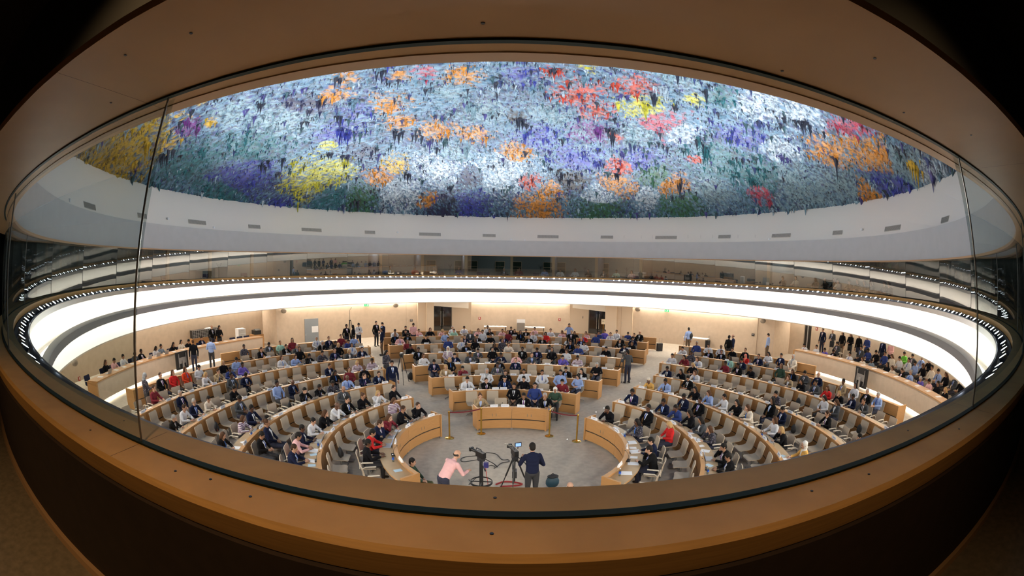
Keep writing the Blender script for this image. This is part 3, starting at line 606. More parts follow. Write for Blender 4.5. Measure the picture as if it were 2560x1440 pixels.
def build_pose(nm):
    P = POSE[nm]; seat = P['seat']; nk = V(*P['neck']); hd = V(*P['head']); hip = V(0, 0, .555) if seat else V(0, 0, .94)
    ch = nk*.72+hip*.28+V(0, -.02, 0); wa = nk*.3+hip*.7
    body, top, bot, sh = MB(), MB(), MB(), (MB(), MB())
    spine = [hip, wa, ch, nk+V(0, 0, -.03)]
    up_ = (nk-hip).normalized(); rot = Matrix.Rotation(math.atan2(up_.y, up_.z)*-1, 3, 'X')
    def ell(m, c, r): m.ball(c, r, 14, M=rot)
    for c, r in ((hip, (.145, .10, .11)), (wa, (.125, .085, .12)), (ch, (.15, .095, .13)), (ch+up_*.09, (.145, .075, .07))): ell(body, c, r)
    for c, r in ((hip+up_*.05, (.168, .128, .11)), (wa, (.166, .125, .15)), (ch, (.180, .125, .15)), (wa*.5+hip*.5, (.170, .128, .13)), (wa*.5+ch*.5, (.174, .124, .13)), (ch+up_*.08, (.175, .10, .085))): ell(top, c, r)
    limb(body, [nk+V(0, 0, -.06), nk+(hd-nk)*.55], (.055, .05)); limb(top, [nk-up_*.06, nk-up_*.005], (.075, .06))
    # head
    hr = Matrix.Rotation(R_(-P['nod']), 3, 'X')
    body.ball(hd+hr @ V(0, .0, .02), (.074, .093, .098), 18, M=hr); body.ball(hd+hr @ V(0, .028, -.055), (.054, .060, .058), 14, M=hr)
    body.ball(hd+hr @ V(0, .094, -.012), (.013, .018, .024), 8, M=hr); body.ball(hd+hr @ V(0, .082, -.058), (.024, .010, .009), 8, M=hr)
    for s_ in (-1, 1):
        body.ball(hd+hr @ V(s_*.076, -.008, -.005), (.012, .022, .032), 8, M=hr); body.ball(hd+hr @ V(s_*.03, .080, .030), (.022, .014, .008), 8, M=hr)
        i = 0 if s_ > 0 else 1
        shd = nk+rot @ V(s_*.175, -.01, -.075); el = V(*P['el'][i]); wr = V(*P['wr'][i])
        limb(body, [shd, (shd+el)/2, el, (el*.45+wr*.55), wr], (.048, .046, .038, .034, .025)); limb(top, [shd, (shd+el)/2, el, (el*.15+wr*.85)], (.060, .056, .050, .041))
        fd = (wr-el).normalized(); side = V(1, 0, 0)*(-s_); nrm = fd.cross(side); nrm.normalize(); sd = nrm.cross(fd)*1.0
        pc = wr+fd*.05; body.tube([wr-fd*.01, pc, wr+fd*.088], [.024, .036, .036], 8)
        for q, (o_, L) in enumerate(((-.030, .062), (-.010, .074), (.010, .070), (.029, .055))):
            b0 = wr+fd*.080+sd*o_; d1 = (fd+V(0, 0, -.25)).normalized(); d2 = (fd+V(0, 0, -.9)).normalized()
            body.tube([b0, b0+d1*L*.5, b0+d1*L*.5+d2*L*.5], [.0105, .0098, .008], 6)
        tb = wr+fd*.03+sd*(.03 if True else 0)*(1 if s_ > 0 else 1); body.tube([tb, tb+(fd*.5+sd*.8).normalized()*.035, tb+(fd*.9+sd*.5).normalized()*.062], [.013, .012, .009], 6)
        hp = hip+V(s_*.09, 0, 0)
        if seat: kn = V(s_*.12, .44, .54); an = V(s_*.12, .42 if nm != 'lap' else .50, .10)
        else: kn = V(s_*.10, .03, .50); an = V(s_*.11, -.01, .09)
        limb(body, [hp, (hp+kn)/2, kn, kn*.6+an*.4, an], (.078, .068, .05, .05, .034)); limb(bot, [hp, (hp+kn)/2, kn, kn*.5+an*.5, an+V(0, 0, .02)], (.098, .086, .068, .062, .055))
        ft = an+V(s_*.015, .0, -.055); body.tube([ft+V(0, -.04, 0), ft+V(0, .06, 0), ft+V(0, .15, -.01)], [.032, .032, .022], 8)
        sh[i].tube([ft+V(0, -.065, .0), ft+V(0, -.05, .01), ft+V(0, .06, .005), ft+V(0, .15, -.008), ft+V(0, .185, -.015)], [.028, .042, .042, .036, .02], 10)
    ell(bot, hip+V(0, 0, -.01), (.158, .118, .105))
    b = remesh_mesh(body, 'body', .009, 2, .6); 
    # eyes as small dark shapes in the same mesh
    e = MB()
    for s_ in (-1, 1): e.ball(hd+hr @ V(s_*.030, .0875, .012), (.016, .009, .0085), 8, M=hr); e.ball(hd+hr @ V(s_*.030, .088, .032), (.019, .008, .005), 8, M=hr)
    e.ball(hd+hr @ V(0, .0905, -.058), (.022, .007, .006), 8, M=hr)
    bm = bmesh.new(); bm.from_mesh(b); n0 = len(bm.faces); bm.from_mesh(e.mesh('e')); bm.faces.ensure_lookup_table()
    for f in bm.faces[n0:]: f.material_index = 1; f.smooth = True
    bm.to_mesh(b); bm.free()
    BM[nm] = dict(body=b, top=remesh_mesh(top, 'top', .013, 3), bot=remesh_mesh(bot, 'trousers', .014, 3), shoeL=sh[0].mesh('shoe'), shoeR=sh[1].mesh('shoe'))
    # shirt front and tie: from the collar down the chest
    cf = MB(); tie = MB()
    def chest(t, x):   # t 0 collar .. 1 waist
        c = nk+V(0, 0, -.035)+(hip-nk)*t*.62; fwd = rot @ V(0, 1, 0); rad = .060+.075*min(1, t*3.2)+.0*t
        return c+rot @ V(x, 0, 0)+fwd*(rad-abs(x)*.25)
    pr = [(.0, .052), (.12, .055), (.3, .045), (.55, .025), (.75, .004)]
    vs = []; 
    for t, w_ in pr:
        for dd in (0, -.02):
            for xx in (-1, 0, 1): vs.append(chest(t, xx*w_)+rot @ V(0, .012+dd, 0))
    for i in range(len(pr)-1):
        a = i*6
        for q in (0, 1): cf.f.append((a+q, a+q+1, a+q+7, a+q+6)); cf.f.append((a+3+q, a+9+q, a+10+q, a+4+q))
        cf.f.append((a, a+6, a+9, a+3)); cf.f.append((a+2, a+5, a+11, a+8))
    cf.v = [tuple(v) for v in vs]; cf.m = [0]*len(cf.f); cf.sm = [True]*len(cf.f)
    pr2 = [(.0, .014), (.04, .018), (.08, .012), (.3, .021), (.55, .024), (.62, .002)]; vs = []
    for t, w_ in pr2:
        for dd in (0, -.012):
            for xx in (-1, 1): vs.append(chest(t, xx*w_)+rot @ V(0, .020+dd, 0))
    for i in range(len(pr2)-1):
        a = i*4; tie.f += [(a, a+1, a+5, a+4), (a+2, a+6, a+7, a+3), (a, a+4, a+6, a+2), (a+1, a+3, a+7, a+5)]
    tie.v = [tuple(v) for v in vs]; tie.m = [0]*len(tie.f); tie.sm = [True]*len(tie.f)
    BM[nm]['shirt'] = cf.mesh('shirt_front'); BM[nm]['tie'] = tie.mesh('tie')
    BM[nm]['hd'] = hd; BM[nm]['hr'] = hr.to_4x4()
def hair_mesh(kind):
    m = MB()
    if kind == 'short': m.ball((0, -.010, .038), (.084, .097, .096), 16); m.ball((0, -.045, -.01), (.076, .062, .075), 12)
    elif kind == 'side': m.ball((0, -.014, .036), (.083, .095, .093), 16); m.ball((0, -.05, -.02), (.074, .055, .062), 12)
    elif kind == 'bald': 
        for s_ in (-1, 1): m.ball((s_*.058, -.035, .0), (.026, .052, .032), 10)
        m.ball((0, -.072, -.005), (.058, .028, .036), 12)
    elif kind == 'long':
        m.ball((0, -.014, .035), (.086, .096, .096), 16); m.ball((0, -.05, -.02), (.086, .065, .09), 12); m.ball((0, -.068, -.13), (.092, .048, .12), 12); m.ball((0, -.072, -.21), (.078, .038, .09), 12)
        for s_ in (-1, 1): m.ball((s_*.074, .0, -.04), (.022, .045, .085), 8)
    elif kind == 'bun': m.ball((0, -.014, .035), (.083, .094, .094), 16); m.ball((0, -.045, -.005), (.074, .062, .065), 12); m.ball((0, -.10, .075), (.045, .045, .045), 12)
    elif kind == 'scarf':
        m.ball((0, -.020, .03), (.092, .100, .104), 18); m.ball((0, -.03, -.06), (.088, .082, .10), 14); m.ball((0, -.01, -.16), (.105, .085, .07), 14); m.tube([(.02, .05, -.15), (.03, .09, -.28), (.03, .11, -.40)], [.05, .045, .03], 8)
    elif kind == 'cap': m.tube([(0, -.01, .05), (0, -.01, .135)], [.088, .084], 16); m.ball((0, -.02, .0), (.080, .085, .06), 12)
    me = remesh_mesh(m, 'hair', .010, 2)
    # open the face: push the front inwards
    for v in me.vertices:
        if v.co.y > .055 and v.co.z < .048 and kind in ('short', 'side', 'long', 'bun', 'cap'): v.co.y = .055-(v.co.y-.055)*.5
        if kind == 'scarf' and v.co.y > .052 and -.10 < v.co.z < .07 and abs(v.co.x) < .066: v.co.y = .045
    return me
for nm in POSE: build_pose(nm)
HM = {k: hair_mesh(k) for k in ('short', 'side', 'bald', 'long', 'bun', 'scarf', 'cap')}
SKIN = {'l': mat('light skin', (.50, .285, .19), .6), 'm': mat('tan skin', (.34, .175, .105), .6), 'd': mat('dark brown skin', (.11, .048, .026), .5)}
EYEM = mat('dark eyes and lips', (.06, .02, .018), .4)
def cloth(n, c): return mat(n, c, .9, spec=.12)
def pattern_mat(name, c1, c2, kind):
    m = D.materials.new(name); m.use_nodes = True; nt = m.node_tree; b = nt.nodes['Principled BSDF']; b.inputs['Roughness'].default_value = .85
    tc = nt.nodes.new('ShaderNodeTexCoord'); rp = nt.nodes.new('ShaderNodeValToRGB'); rp.color_ramp.interpolation = 'CONSTANT'
    rp.color_ramp.elements[0].color = (*c1, 1); rp.color_ramp.elements[1].color = (*c2, 1)
    if kind == 'stripe':
        t = nt.nodes.new('ShaderNodeTexWave'); t.bands_direction = 'Z'; t.inputs['Scale'].default_value = 6; rp.color_ramp.elements[1].position = .5; out = t.outputs['Fac']
    else:
        t = nt.nodes.new('ShaderNodeTexVoronoi'); t.inputs['Scale'].default_value = 22 if kind == 'dots' else 14; rp.color_ramp.elements[1].position = .30 if kind == 'dots' else .4; out = t.outputs['Distance']
    nt.links.new(tc.outputs['Object'], t.inputs['Vector']); nt.links.new(out, rp.inputs[0]); nt.links.new(rp.outputs[0], b.inputs['Base Color']); MATS[name] = m; return m
TOPS = {'n': ('navy suit', cloth('navy suit', (.007, .011, .034)), 1), 'k': ('black suit', cloth('black suit', (.005, .005, .006)), 1), 'g': ('grey suit', cloth('grey suit', (.06, .064, .072)), 1),
        't': ('tan jacket', cloth('tan jacket', (.34, .25, .15)), 1), 'w': ('white shirt', cloth('white shirt', (.62, .62, .65)), 2), 'b': ('light blue shirt', cloth('light blue shirt', (.26, .35, .60)), 2),
        'r': ('red top', cloth('red cloth', (.50, .022, .022)), 0), 'o': ('orange red dress', cloth('orange red cloth', (.62, .06, .02)), 0), 'p': ('pink top', cloth('pink cloth', (.72, .42, .42)), 0),
        'G': ('bright green top', cloth('green cloth', (.16, .48, .07)), 0), 'B': ('black top', cloth('black cloth', (.006, .006, .008)), 0), 'U': ('dark blue top', cloth('dark blue cloth', (.03, .05, .18)), 0),
        'c': ('cream top', cloth('cream cloth', (.68, .60, .50)), 0), 's': ('striped top', pattern_mat('striped cloth', (.72, .66, .66), (.16, .07, .16), 'stripe'), 0), 'd': ('dark patterned top', pattern_mat('dark patterned cloth', (.25, .22, .24), (.02, .02, .035), 'dots'), 0),
        'm': ('maroon top', cloth('maroon cloth', (.16, .02, .03)), 0), 'e': ('mint green top', cloth('mint cloth', (.33, .55, .45)), 0), 'v': ('violet top', cloth('violet cloth', (.13, .10, .42)), 0),
        'y': ('mustard robe', cloth('mustard cloth', (.62, .36, .10)), 0), 'E': ('dark green top', cloth('dark green cloth', (.035, .065, .045)), 0), 'N': ('dark navy polo shirt', cloth('dark navy polo cloth', (.010, .013, .035)), 0), 'l': ('grey blue top', cloth('grey blue cloth', (.17, .22, .28)), 0)}
HAIRC = {'k': ('short black hair', 'short', (.010, .008, .007)), 'b': ('short brown hair', 'side', (.045, .022, .012)), 'g': ('short grey hair', 'side', (.32, .31, .30)), 'a': ('nearly bald head', 'bald', (.03, .025, .022)),
         'l': ('long black hair', 'long', (.012, .009, .008)), 'L': ('long brown hair', 'long', (.07, .032, .016)), 'y': ('blond hair', 'long', (.42, .27, .12)), 'u': ('brown hair in a bun', 'bun', (.07, .032, .016)),
         'h': ('white headscarf', 'scarf', (.76, .74, .70)), 'F': ('grey headscarf', 'scarf', (.28, .29, .31)), 'H': ('black headscarf', 'scarf', (.015, .015, .018)), 'R': ('salmon headscarf', 'scarf', (.78, .22, .18)), 'C': ('white cap', 'cap', (.70, .62, .50))}
HAIRM = {k: mat('hair '+v[0], v[2], .7, spec=.2) for k, v in HAIRC.items()}
TROU = [mat('charcoal trousers', (.022, .022, .026), .85), mat('navy trousers', (.015, .018, .04), .85), mat('brown trousers', (.10, .065, .04), .85), mat('stone trousers', (.45, .40, .33), .85)]
SHOE = mat('black shoes', (.015, .013, .012), .4); TIES = [cloth('blue tie', (.03, .07, .30)), cloth('dark tie', (.02, .02, .03)), cloth('purple tie', (.14, .04, .20))]
SHIRTW = cloth('shirt collar white', (.80, .80, .82)); SHIRTB = cloth('shirt collar blue', (.45, .55, .80)); LANY = cloth('blue lanyard', (.06, .16, .50))
for nm in BM:
    for k in ('body', 'top', 'bot', 'shoeL', 'shoeR', 'shirt', 'tie'):
        me = BM[nm][k]; me.materials.append(SHOE)
        if k == 'body': me.materials.append(EYEM)
for k in HM: HM[k].materials.append(SHOE)
VARI = {}
def inst(name, me, m, parent=None):
    key = (me.name, m.name)
    if key not in VARI: c = me.copy(); c.materials[0] = m; VARI[key] = c
    o = D.objects.new(name, VARI[key]); COL.objects.link(o)
    if parent is not None: o.parent = parent
    return o
USED_LABEL = {}
NP = [0]
def person(loc, rz, top, hair, skin, pos, where, group=None, scale=1., trou=None, bare=False):
    NP[0] += 1; B_ = BM[pos]; tn, tm, ty = TOPS[top]; hn, hk, hc = HAIRC[hair]
    o = inst('person', B_['body'], SKIN[skin]); o.location = loc; o.rotation_euler = (0, 0, rz); o.scale = (scale,)*3
    inst('jacket' if ty == 1 else 'shirt', B_['top'], tm, o)
    inst('trousers', B_['bot'], trou or (TROU[3] if top in 'cG' else TROU[2] if (NP[0] % 9 == 4) else TROU[NP[0] % 2]), o); inst('shoe', B_['shoeL'], SHOE, o); inst('shoe', B_['shoeR'], SHOE, o)
    h = inst('headscarf' if hk == 'scarf' else 'cap' if hk == 'cap' else 'hair', HM[hk], HAIRM[hair], o)
    h.matrix_local = Matrix.Translation(B_['hd']) @ B_['hr']
    if ty == 1 and hk != 'scarf' and pos != 'bend':
        inst('shirt_front', B_['shirt'], SHIRTB if NP[0] % 4 == 1 else SHIRTW, o)
        if hk in ('short', 'side', 'bald'): inst('tie', B_['tie'], TIES[NP[0] % 3], o)
    elif ty == 2 and hk in ('short', 'side', 'bald') and NP[0] % 2: inst('tie', B_['tie'], TIES[NP[0] % 3], o)
    elif not bare and hk in ('long', 'bun') and NP[0] % 3 == 0: inst('lanyard', B_['tie'], LANY, o)
    lab = '%s, %s, %s' % (tn, hn, where); n = USED_LABEL.get(lab, 0)
    tag(o, lab, 'person', group); return o
# ------------------------------------------------------------------ seat everybody
def nth(i): return ['first', 'second', 'third', 'fourth', 'fifth', 'sixth', 'seventh', 'eighth', 'ninth', 'tenth', 'eleventh', 'twelfth', 'thirteenth', 'fourteenth', 'fifteenth', 'sixteenth', 'seventeenth', 'eighteenth', 'nineteenth', 'twentieth'][i] if i < 20 else '%dth' % (i+1)
def seat_place(s):
    n = s[3]; b_, k, kind = s[0], s[1], s[2]
    side = 'left end' if b_ == 'centre' else 'aisle'
    row = '%s desk' % ORD[k] if kind == 'delegate' else 'behind %s desk' % ORD[k]
    return '%s, %s block, %s from %s' % (row, b_, nth(n), side)
PEOPLE = """371 945 m b l|401 936 k b l|431 926 r L l|454 924 o L l|484 916 w k l|522 927 w y l|554 905 B y l|559 870 G b l|592 884 b k m|611 864 d k d|651 865 k b l|669 856 g k d|699 856 e b m|722 855 m l m|716 865 k b l|748 863 g g l|761 873 B l m|781 846 w g m|813 851 B F m|825 853 n b l|836 844 k k d|856 855 m b l|868 846 U k m|878 852 b k d|847 867 B y l|865 873 g y l|884 867 w l m|902 873 n b l|840 881 n b l|815 885 d k m|779 885 k k d|750 888 b L l|717 893 w L l|578 915 U k d|585 920 t b l|610 915 v k d|565 941 g k d|594 935 n k d|827 913 n b m|892 909 s y l|890 923 m L l|921 901 s k d|926 917 B u d|738 946 n a d|713 957 b k d|815 954 d k d|850 949 B l d|882 940 b a d|758 971 k k l c|788 964 k k d|925 936 n b l c|946 936 n b l|864 964 g a m|885 997 k k l|852 1007 w a d c|917 988 B u m|957 977 w y l c|994 967 B b l|982 994 s L m|1014 1025 B b m|1063 1011 B b l c|946 1050 n b l c|975 1046 m L l c|950 1077 r k m|936 1099 B k d|806 1031 B L l|780 1046 w k l|747 1069 n k d|741 1091 p k m|711 1139 n b l|448 980 n g l|509 999 c k l|489 1010 n g l|441 1022 w b l|435 1038 k g l c|589 966 B k m|612 1013 n k d|601 1028 g k d|603 1053 s L m|528 1089 B L l|639 1074 k k m|659 1063 n u m|998 824 w k d|1006 825 B k m|1027 823 k k m|1056 825 p b l|1081 822 B L l|1106 824 p y l|1134 818 w g l|1111 831 b a m|1137 829 e b l|1171 813 w k m|1171 835 g y l|1187 827 p L l|1206 821 w k d|1212 827 w k m|1234 823 B L m|1261 823 p b m|1257 830 m b m|1283 820 k k m|1287 831 B L l|974 838 B L m|984 849 m L m|1010 846 p L l|1027 835 k k d|1058 846 B k l|1119 843 U k m|1150 846 w y l|1171 842 n b l|1203 843 k k l|1230 846 B k m|1261 840 n g l|1030 859 B k d|1042 866 k k d|1156 863 k k d|1164 854 B L d|1187 865 g k m|1223 865 B k l|1248 857 d L m|1249 865 B l d|1270 856 c L l|1244 882 n k d|1103 876 s h l|1048 894 w L m|1080 891 n k m|1115 890 B y l|1146 892 n k l|1177 888 g k d|1273 890 p y l|1267 902 k k d|1094 920 t y l|1166 921 m k m|1233 917 w F l|1242 907 g k d|1266 921 k b l|1146 945 w k l|1225 946 k b l|1263 940 n k l|1306 827 B L m|1312 826 k k m|1330 827 w b l|1336 824 p k m|1358 828 r l m|1382 828 w b l|1408 833 p L m|1438 832 B L m|1461 829 p L l|1482 835 U k m|1493 832 U k m|1514 832 v k m|1543 834 w k m|1538 837 w b l|1592 832 k a m|1586 837 k b l|1622 848 g k m|1590 846 n k m|1561 845 B g l|1446 840 r y l|1361 846 k g l|1335 845 k b l|1422 851 B L l c|1446 848 n g l|1472 852 w k m|1551 856 k k l|1578 857 B L m|1590 865 n k m|1605 859 U k m|1433 860 w k m|1424 873 w L l c|1451 868 U k m|1511 873 B k l|1364 868 g k d|1395 873 B l m|1307 879 k k d|1347 879 n k d|1385 881 B H m|1308 887 n b l|1342 893 g b l|1405 893 v k m|1433 896 s k d|1312 920 w k m|1354 934 w k m|1413 918 k k m|1405 934 b k m|1450 927 b l l|1465 921 k l l|1489 931 B g l c|1304 949 B k l|1333 954 U k l|1393 956 m k l|1424 959 d L m|1223 990 t u l c|1314 990 k k m|1352 996 k g m|1320 961 k k m|1372 970 E h m|1533 1036 B k d c|1572 1060 d l d|1627 1032 k k d|1600 1100 n k l|1598 1119 k k l c|1574 982 n k d|1629 944 y C d|1658 955 b k d|1642 995 n k d|1676 1009 U k d c|1700 992 n k d|1722 972 B l m|1730 948 k k m|1736 995 k k d|1703 1034 r y l|1732 1039 B l m|1765 1060 g l m|1786 1077 d L l c|1786 988 b L l|1816 999 w k m|1822 1119 k k m c|1849 1001 B l l|1879 1021 c L l|1935 1005 k l m|1972 1015 n k m|1919 1049 w L m|1954 1067 B y l c|1995 1104 y h l|1930 975 d k m|2055 1039 k b l|2107 1009 g L l c|2152 1078 k k l c|2140 981 n k d|2154 964 k g l|2129 966 w l m|2164 1003 g b m c|2107 981 B y l c|2079 979 w l l c|2057 970 r L m|2036 958 g k m|2097 952 t k d|2040 934 n a l|2007 938 g k m c|1968 942 t L l|2214 983 b g l c|1846 1146 k k m|1710 865 w k m c|1739 863 U g m|1759 870 k g l|1782 864 w b l c|1789 879 k b m|1811 867 w a d|1815 884 e l d|1836 869 B b l|1867 876 B b l|1868 893 r R l|1893 893 n b m|1917 885 w l m|1947 885 n k m|1980 888 c F l|2001 917 B l m|1687 892 w k m|1714 895 m l m c|1731 885 d k d|1748 898 w L l|1806 907 m k d|1832 910 k k d|1864 913 n k m|1887 923 B k d|1689 920 n k d|1703 932 B l m|1722 926 B y l c|1751 934 w L l c|1954 926 E L m|1973 924 B L m|2033 901 v L l"""
ppl = []
for ln in PEOPLE.strip().split('|'):
    t = ln.split(); ppl.append((float(t[0]), float(t[1]), t[2], t[3], t[4], t[5] if len(t) > 5 else ''))
cand = []
for i, s in enumerate(SEATS):
    fx = Vector((-math.sin(s[5]), math.cos(s[5]), 0)); hp = s[4]+fx*(.14 if s[2] == 'delegate' else -.02)+Vector((0, 0, 1.20)); s.append(project(hp))
    for j, p in enumerate(ppl):
        d = math.hypot(s[7][0]-p[0], (s[7][1]-p[1])*1.3)
        if d < 60: cand.append((d, i, j))
cand.sort(); su, pu = {}, {}
for d, i, j in cand:
    if i in su or j in pu: continue
    su[i] = j; pu[j] = i
print('people', len(ppl), 'seated', len(pu), 'seats', len(SEATS), 'mean err', sum(math.hypot(SEATS[i][7][0]-ppl[j][0], SEATS[i][7][1]-ppl[j][1]) for i, j in su.items())/len(su))
OCC = {}
for i, s in enumerate(SEATS):
    if i not in su: continue
    x, y, tp, hr_, sk, ps = ppl[su[i]]; q = i % 7
    if s[2] == 'delegate': pos = 'chin' if ps == 'c' or q == 3 else ('type' if q in (1, 5) else 'desk')
    else: pos = 'read' if (q in (1, 4)) else ('lap' if ps != 'c' else 'read')
    OCC[i] = person(s[4], s[5]+R_(RNG.uniform(-14, 14)), tp, hr_, sk, pos, seat_place(s), None, RNG.uniform(.95, 1.04))
# chairs: occupied and empty
def dist(s): return (s[4]-EYE).length
order = sorted(range(len(SEATS)), key=lambda i: dist(SEATS[i])); MAXC = 312
first = {'delegate': True, 'adviser': True}; chd = {'delegate': CH_D, 'adviser': CH_A}; rest = MB()
print('chairs', len(order))
for n, i in enumerate(order):
    s = SEATS[i]
    if n >= MAXC and i not in OCC and False: continue
    c = chd[s[2]]; rz = s[5]+R_(RNG.uniform(-9, 9) if (s[2] == 'delegate' and i not in OCC) else RNG.uniform(-3, 3))
    if n >= MAXC:
        sh_ = rounded_shell(CH_PROF, .47, .028); Mz = Matrix.Rotation(rz, 3, 'Z'); rest.add([Mz @ Vector(v)+s[4] for v in sh_.v], sh_.f, 0, True); rest.box((s[4].x, s[4].y, s[4].z+.24), (.05, .05, .40), rz); continue
    if first[s[2]]: first[s[2]] = False; c.location = s[4]; c.rotation_euler = (0, 0, rz); o = c
    else: o = copy_tree(c, s[4], rz)
    tag(o, ('taupe office chair with armrests, ' if s[2] == 'delegate' else 'armless taupe chair, ')+('occupied, ' if i in OCC else 'empty, ')+seat_place(s), 'chair', 'taupe chairs along the curved desks')
if rest.v: tag(rest.build('distant_chairs', SHELL), 'rows of taupe chairs far back in the hall', 'chair', None, 'stuff')
# ------------------------------------------------------------------ measured positions: a photo point met with a level or with a round wall
def ray(px, py):
    x, y = px-1280, 720-py; rr_ = math.hypot(x, y); th = 2*math.asin(rr_/(2*F_PX)); return fw*math.cos(th)+(r2*x+u2*y)/rr_*math.sin(th)
def at(px, py, z): d = ray(px, py); return EYE+d*((z-EYE.z)/d.z)
def onwall(px, py, R):
    d = ray(px, py); a = d.x**2+d.y**2; b = 2*(EYE.y*d.y+EYE.x*d.x); c = EYE.y**2-R*R; return EYE+d*((-b+math.sqrt(b*b-4*a*c))/(2*a))
def angp(p): return math.degrees(math.atan2(p.x, -p.y))      # ring angle
def facing(p, q=(0, CY)): return math.atan2(-(q[0]-p.x), q[1]-p.y)       # rz so that local +y looks from p to q
def M_(n, c, r=.6, **k): return mat(n, c, r, **k)
PAPER = M_('white paper', (.82, .82, .84), .7); PLAST = M_('black plastic', (.012, .012, .013), .4); INKB = M_('blue lettering', (.03, .05, .25), .7); GREYP = M_('grey plastic', (.30, .30, .31), .5)
LAPS = M_('silver laptop', (.45, .46, .48), .35, metal=.5); SCR = emis('laptop screen', (.25, .42, .9), .8); CLEAR = glass_mat('clear plastic', (.75, .85, .9), 1.3); BLUECAP = M_('blue bottle label', (.03, .12, .55), .5)
BRASS = M_('brass', (.72, .45, .10), .22, metal=1.); ROPE = M_('dark red belt', (.12, .008, .014), .8)
# ---- desk top things
def text_mesh(txt, w_, h_):
    c = D.curves.new('t', 'FONT'); c.body = txt; c.align_x = 'CENTER'; c.align_y = 'CENTER'; c.size = 1; o = link(D.objects.new('t', c))
    me = D.meshes.new_from_object(o.evaluated_get(bpy.context.evaluated_depsgraph_get())); D.objects.remove(o)
    xs = [v.co.x for v in me.vertices]; ys = [v.co.y for v in me.vertices]; s_ = min(w_/(max(xs)-min(xs)), h_/(max(ys)-min(ys))); cx, cy = (max(xs)+min(xs))/2, (max(ys)+min(ys))/2
    for v in me.vertices: v.co = Vector(((v.co.x-cx)*s_, 0, (v.co.y-cy)*s_))
    me.materials.append(INKB); me.name = 'lettering'; return me
def plate_mesh():
    m = MB(); m.add([(-.14, -.03, 0), (.14, -.03, 0), (.14, .03, 0), (-.14, .03, 0), (-.14, -.004, .092), (.14, -.004, .092), (.14, .004, .092), (-.14, .004, .092)], ((0,3,2,1),(4,5,6,7),(0,1,5,4),(1,2,6,5),(2,3,7,6),(3,0,4,7))); me = m.mesh('nameplate'); me.materials.append(PAPER); return me
PLATE = plate_mesh(); BARS = {}
def bar_letters(k):
    if k not in BARS:
        m = MB(); n = 5+k % 6; w_ = .019; x = -n*w_/2+w_/2; r_ = random.Random(k)
        for i in range(n):
            kind = r_.randint(0, 3)
            m.box((x-.004, 0, 0), (.0035, .001, .026)); 
            if kind != 1: m.box((x+.005, 0, 0), (.0035, .001, .026))
            m.box((x+.0005, 0, .0115 if kind % 2 else 0), (.011, .001, .0035)); x += w_
        me = m.mesh('lettering'); me.materials.append(INKB); BARS[k] = me
    return BARS[k]
LEGIBLE = {(1175, 975): 'CUBA', (1239, 972): 'VICE-PRESIDENT', (1259, 972): 'CROATIA', (1237, 1018): 'VICE-PRESIDENT', (1263, 1018): 'ARGENTINA', (1320, 938): 'PHILIPPINES', (1182, 907): 'ETHIOPIA', (1457, 948): 'PAKISTAN'}
def nameplate(k, ph, txt, i, where):
    p = hallp(k, ph, .055, .892); o = D.objects.new('nameplate', PLATE); COL.objects.link(o); o.location = p; o.rotation_euler = (0, 0, -R_(ph))
    t = D.objects.new('lettering', text_mesh(txt, .235, .045) if txt else bar_letters(i % 17)); COL.objects.link(t); t.parent = o; t.location = (0, -.0195, .048); t.rotation_euler = (math.atan2(.026, .092)*-1, 0, 0)
    lab = ('white nameplate reading %s, ' % txt if txt else 'white country nameplate, ')+where; tag(o, lab, 'nameplate', 'country nameplates on the desks'); return o
def phi_of(p): return math.degrees(math.atan2(p.x, p.y-CY))
def rho_z(k): return zfl(0, CY+RHO[k])
leg_done = []
for (px, py), txt in LEGIBLE.items():
    best = None
    for k in (1, 2, 3, 4):
        p = at(px, py, .94+rho_z(k)); e = abs(math.hypot(p.x, p.y-CY)-RHO[k]*rfac(k)(R_(phi_of(p)))); best = (e, k, phi_of(p)) if best is None or e < best[0] else best
    _, k, ph = best; nameplate(k, ph, txt, 0, '%s desk row, centre block' % ORD[k]); leg_done.append((k, ph))
cnt = 0
lap = None; mic = None; bot = None; cup = None
def laptop_proto():
    r = empty('laptop'); MB().box((0, 0, .009), (.32, .22, .016)).build('keyboard_base', LAPS, r); M = Matrix.Rotation(R_(-20), 3, 'X')
    MB().box((0, -.145, .115), (.32, .010, .21), M=Matrix.Rotation(R_(20), 3, 'X')).build('lid', LAPS, r); MB().box((0, -.137, .116), (.29, .004, .18), M=Matrix.Rotation(R_(20), 3, 'X')).build('screen', SCR, r)
    KIDS[r.name] = kids_of(r); return r
def mic_proto():
    r = empty('microphone'); MB().box((0, 0, .02), (.16, .11, .035)).build('base', PLAST, r); MB().tube([(.03, 0, .03), (.03, .01, .16), (.03, .05, .24), (.03, .10, .29)], .0045, 5).build('gooseneck', PLAST, r); MB().ball((.03, .115, .30), (.013, .02, .013), 8).build('tip', PLAST, r)
    KIDS[r.name] = kids_of(r); return r
def bottle_proto():
    r = empty('water_bottle'); MB().lathe([(0, 0), (.032, 0), (.033, .14), (.014, .18), (.014, .20), (0, .20)], n=12).build('bottle_body', CLEAR, r); MB().lathe([(.034, .06), (.034, .11)], n=12).build('bottle_label', BLUECAP, r); MB().lathe([(.016, .195), (.016, .215), (0, .215)], n=10).build('cap', PAPER, r)
    KIDS[r.name] = kids_of(r); return r
PROTO = {'laptop': laptop_proto(), 'microphone': mic_proto(), 'water_bottle': bottle_proto()}; PUSED = set()
def put(kind, loc, rz, label, group=None, cat=None):
    o = PROTO[kind]
    if kind in PUSED: o = copy_tree(o, loc, rz)
    else: PUSED.add(kind); o.location = loc; o.rotation_euler = (0, 0, rz)
    tag(o, label, cat or kind.replace('_', ' '), group); return o
PM = {}
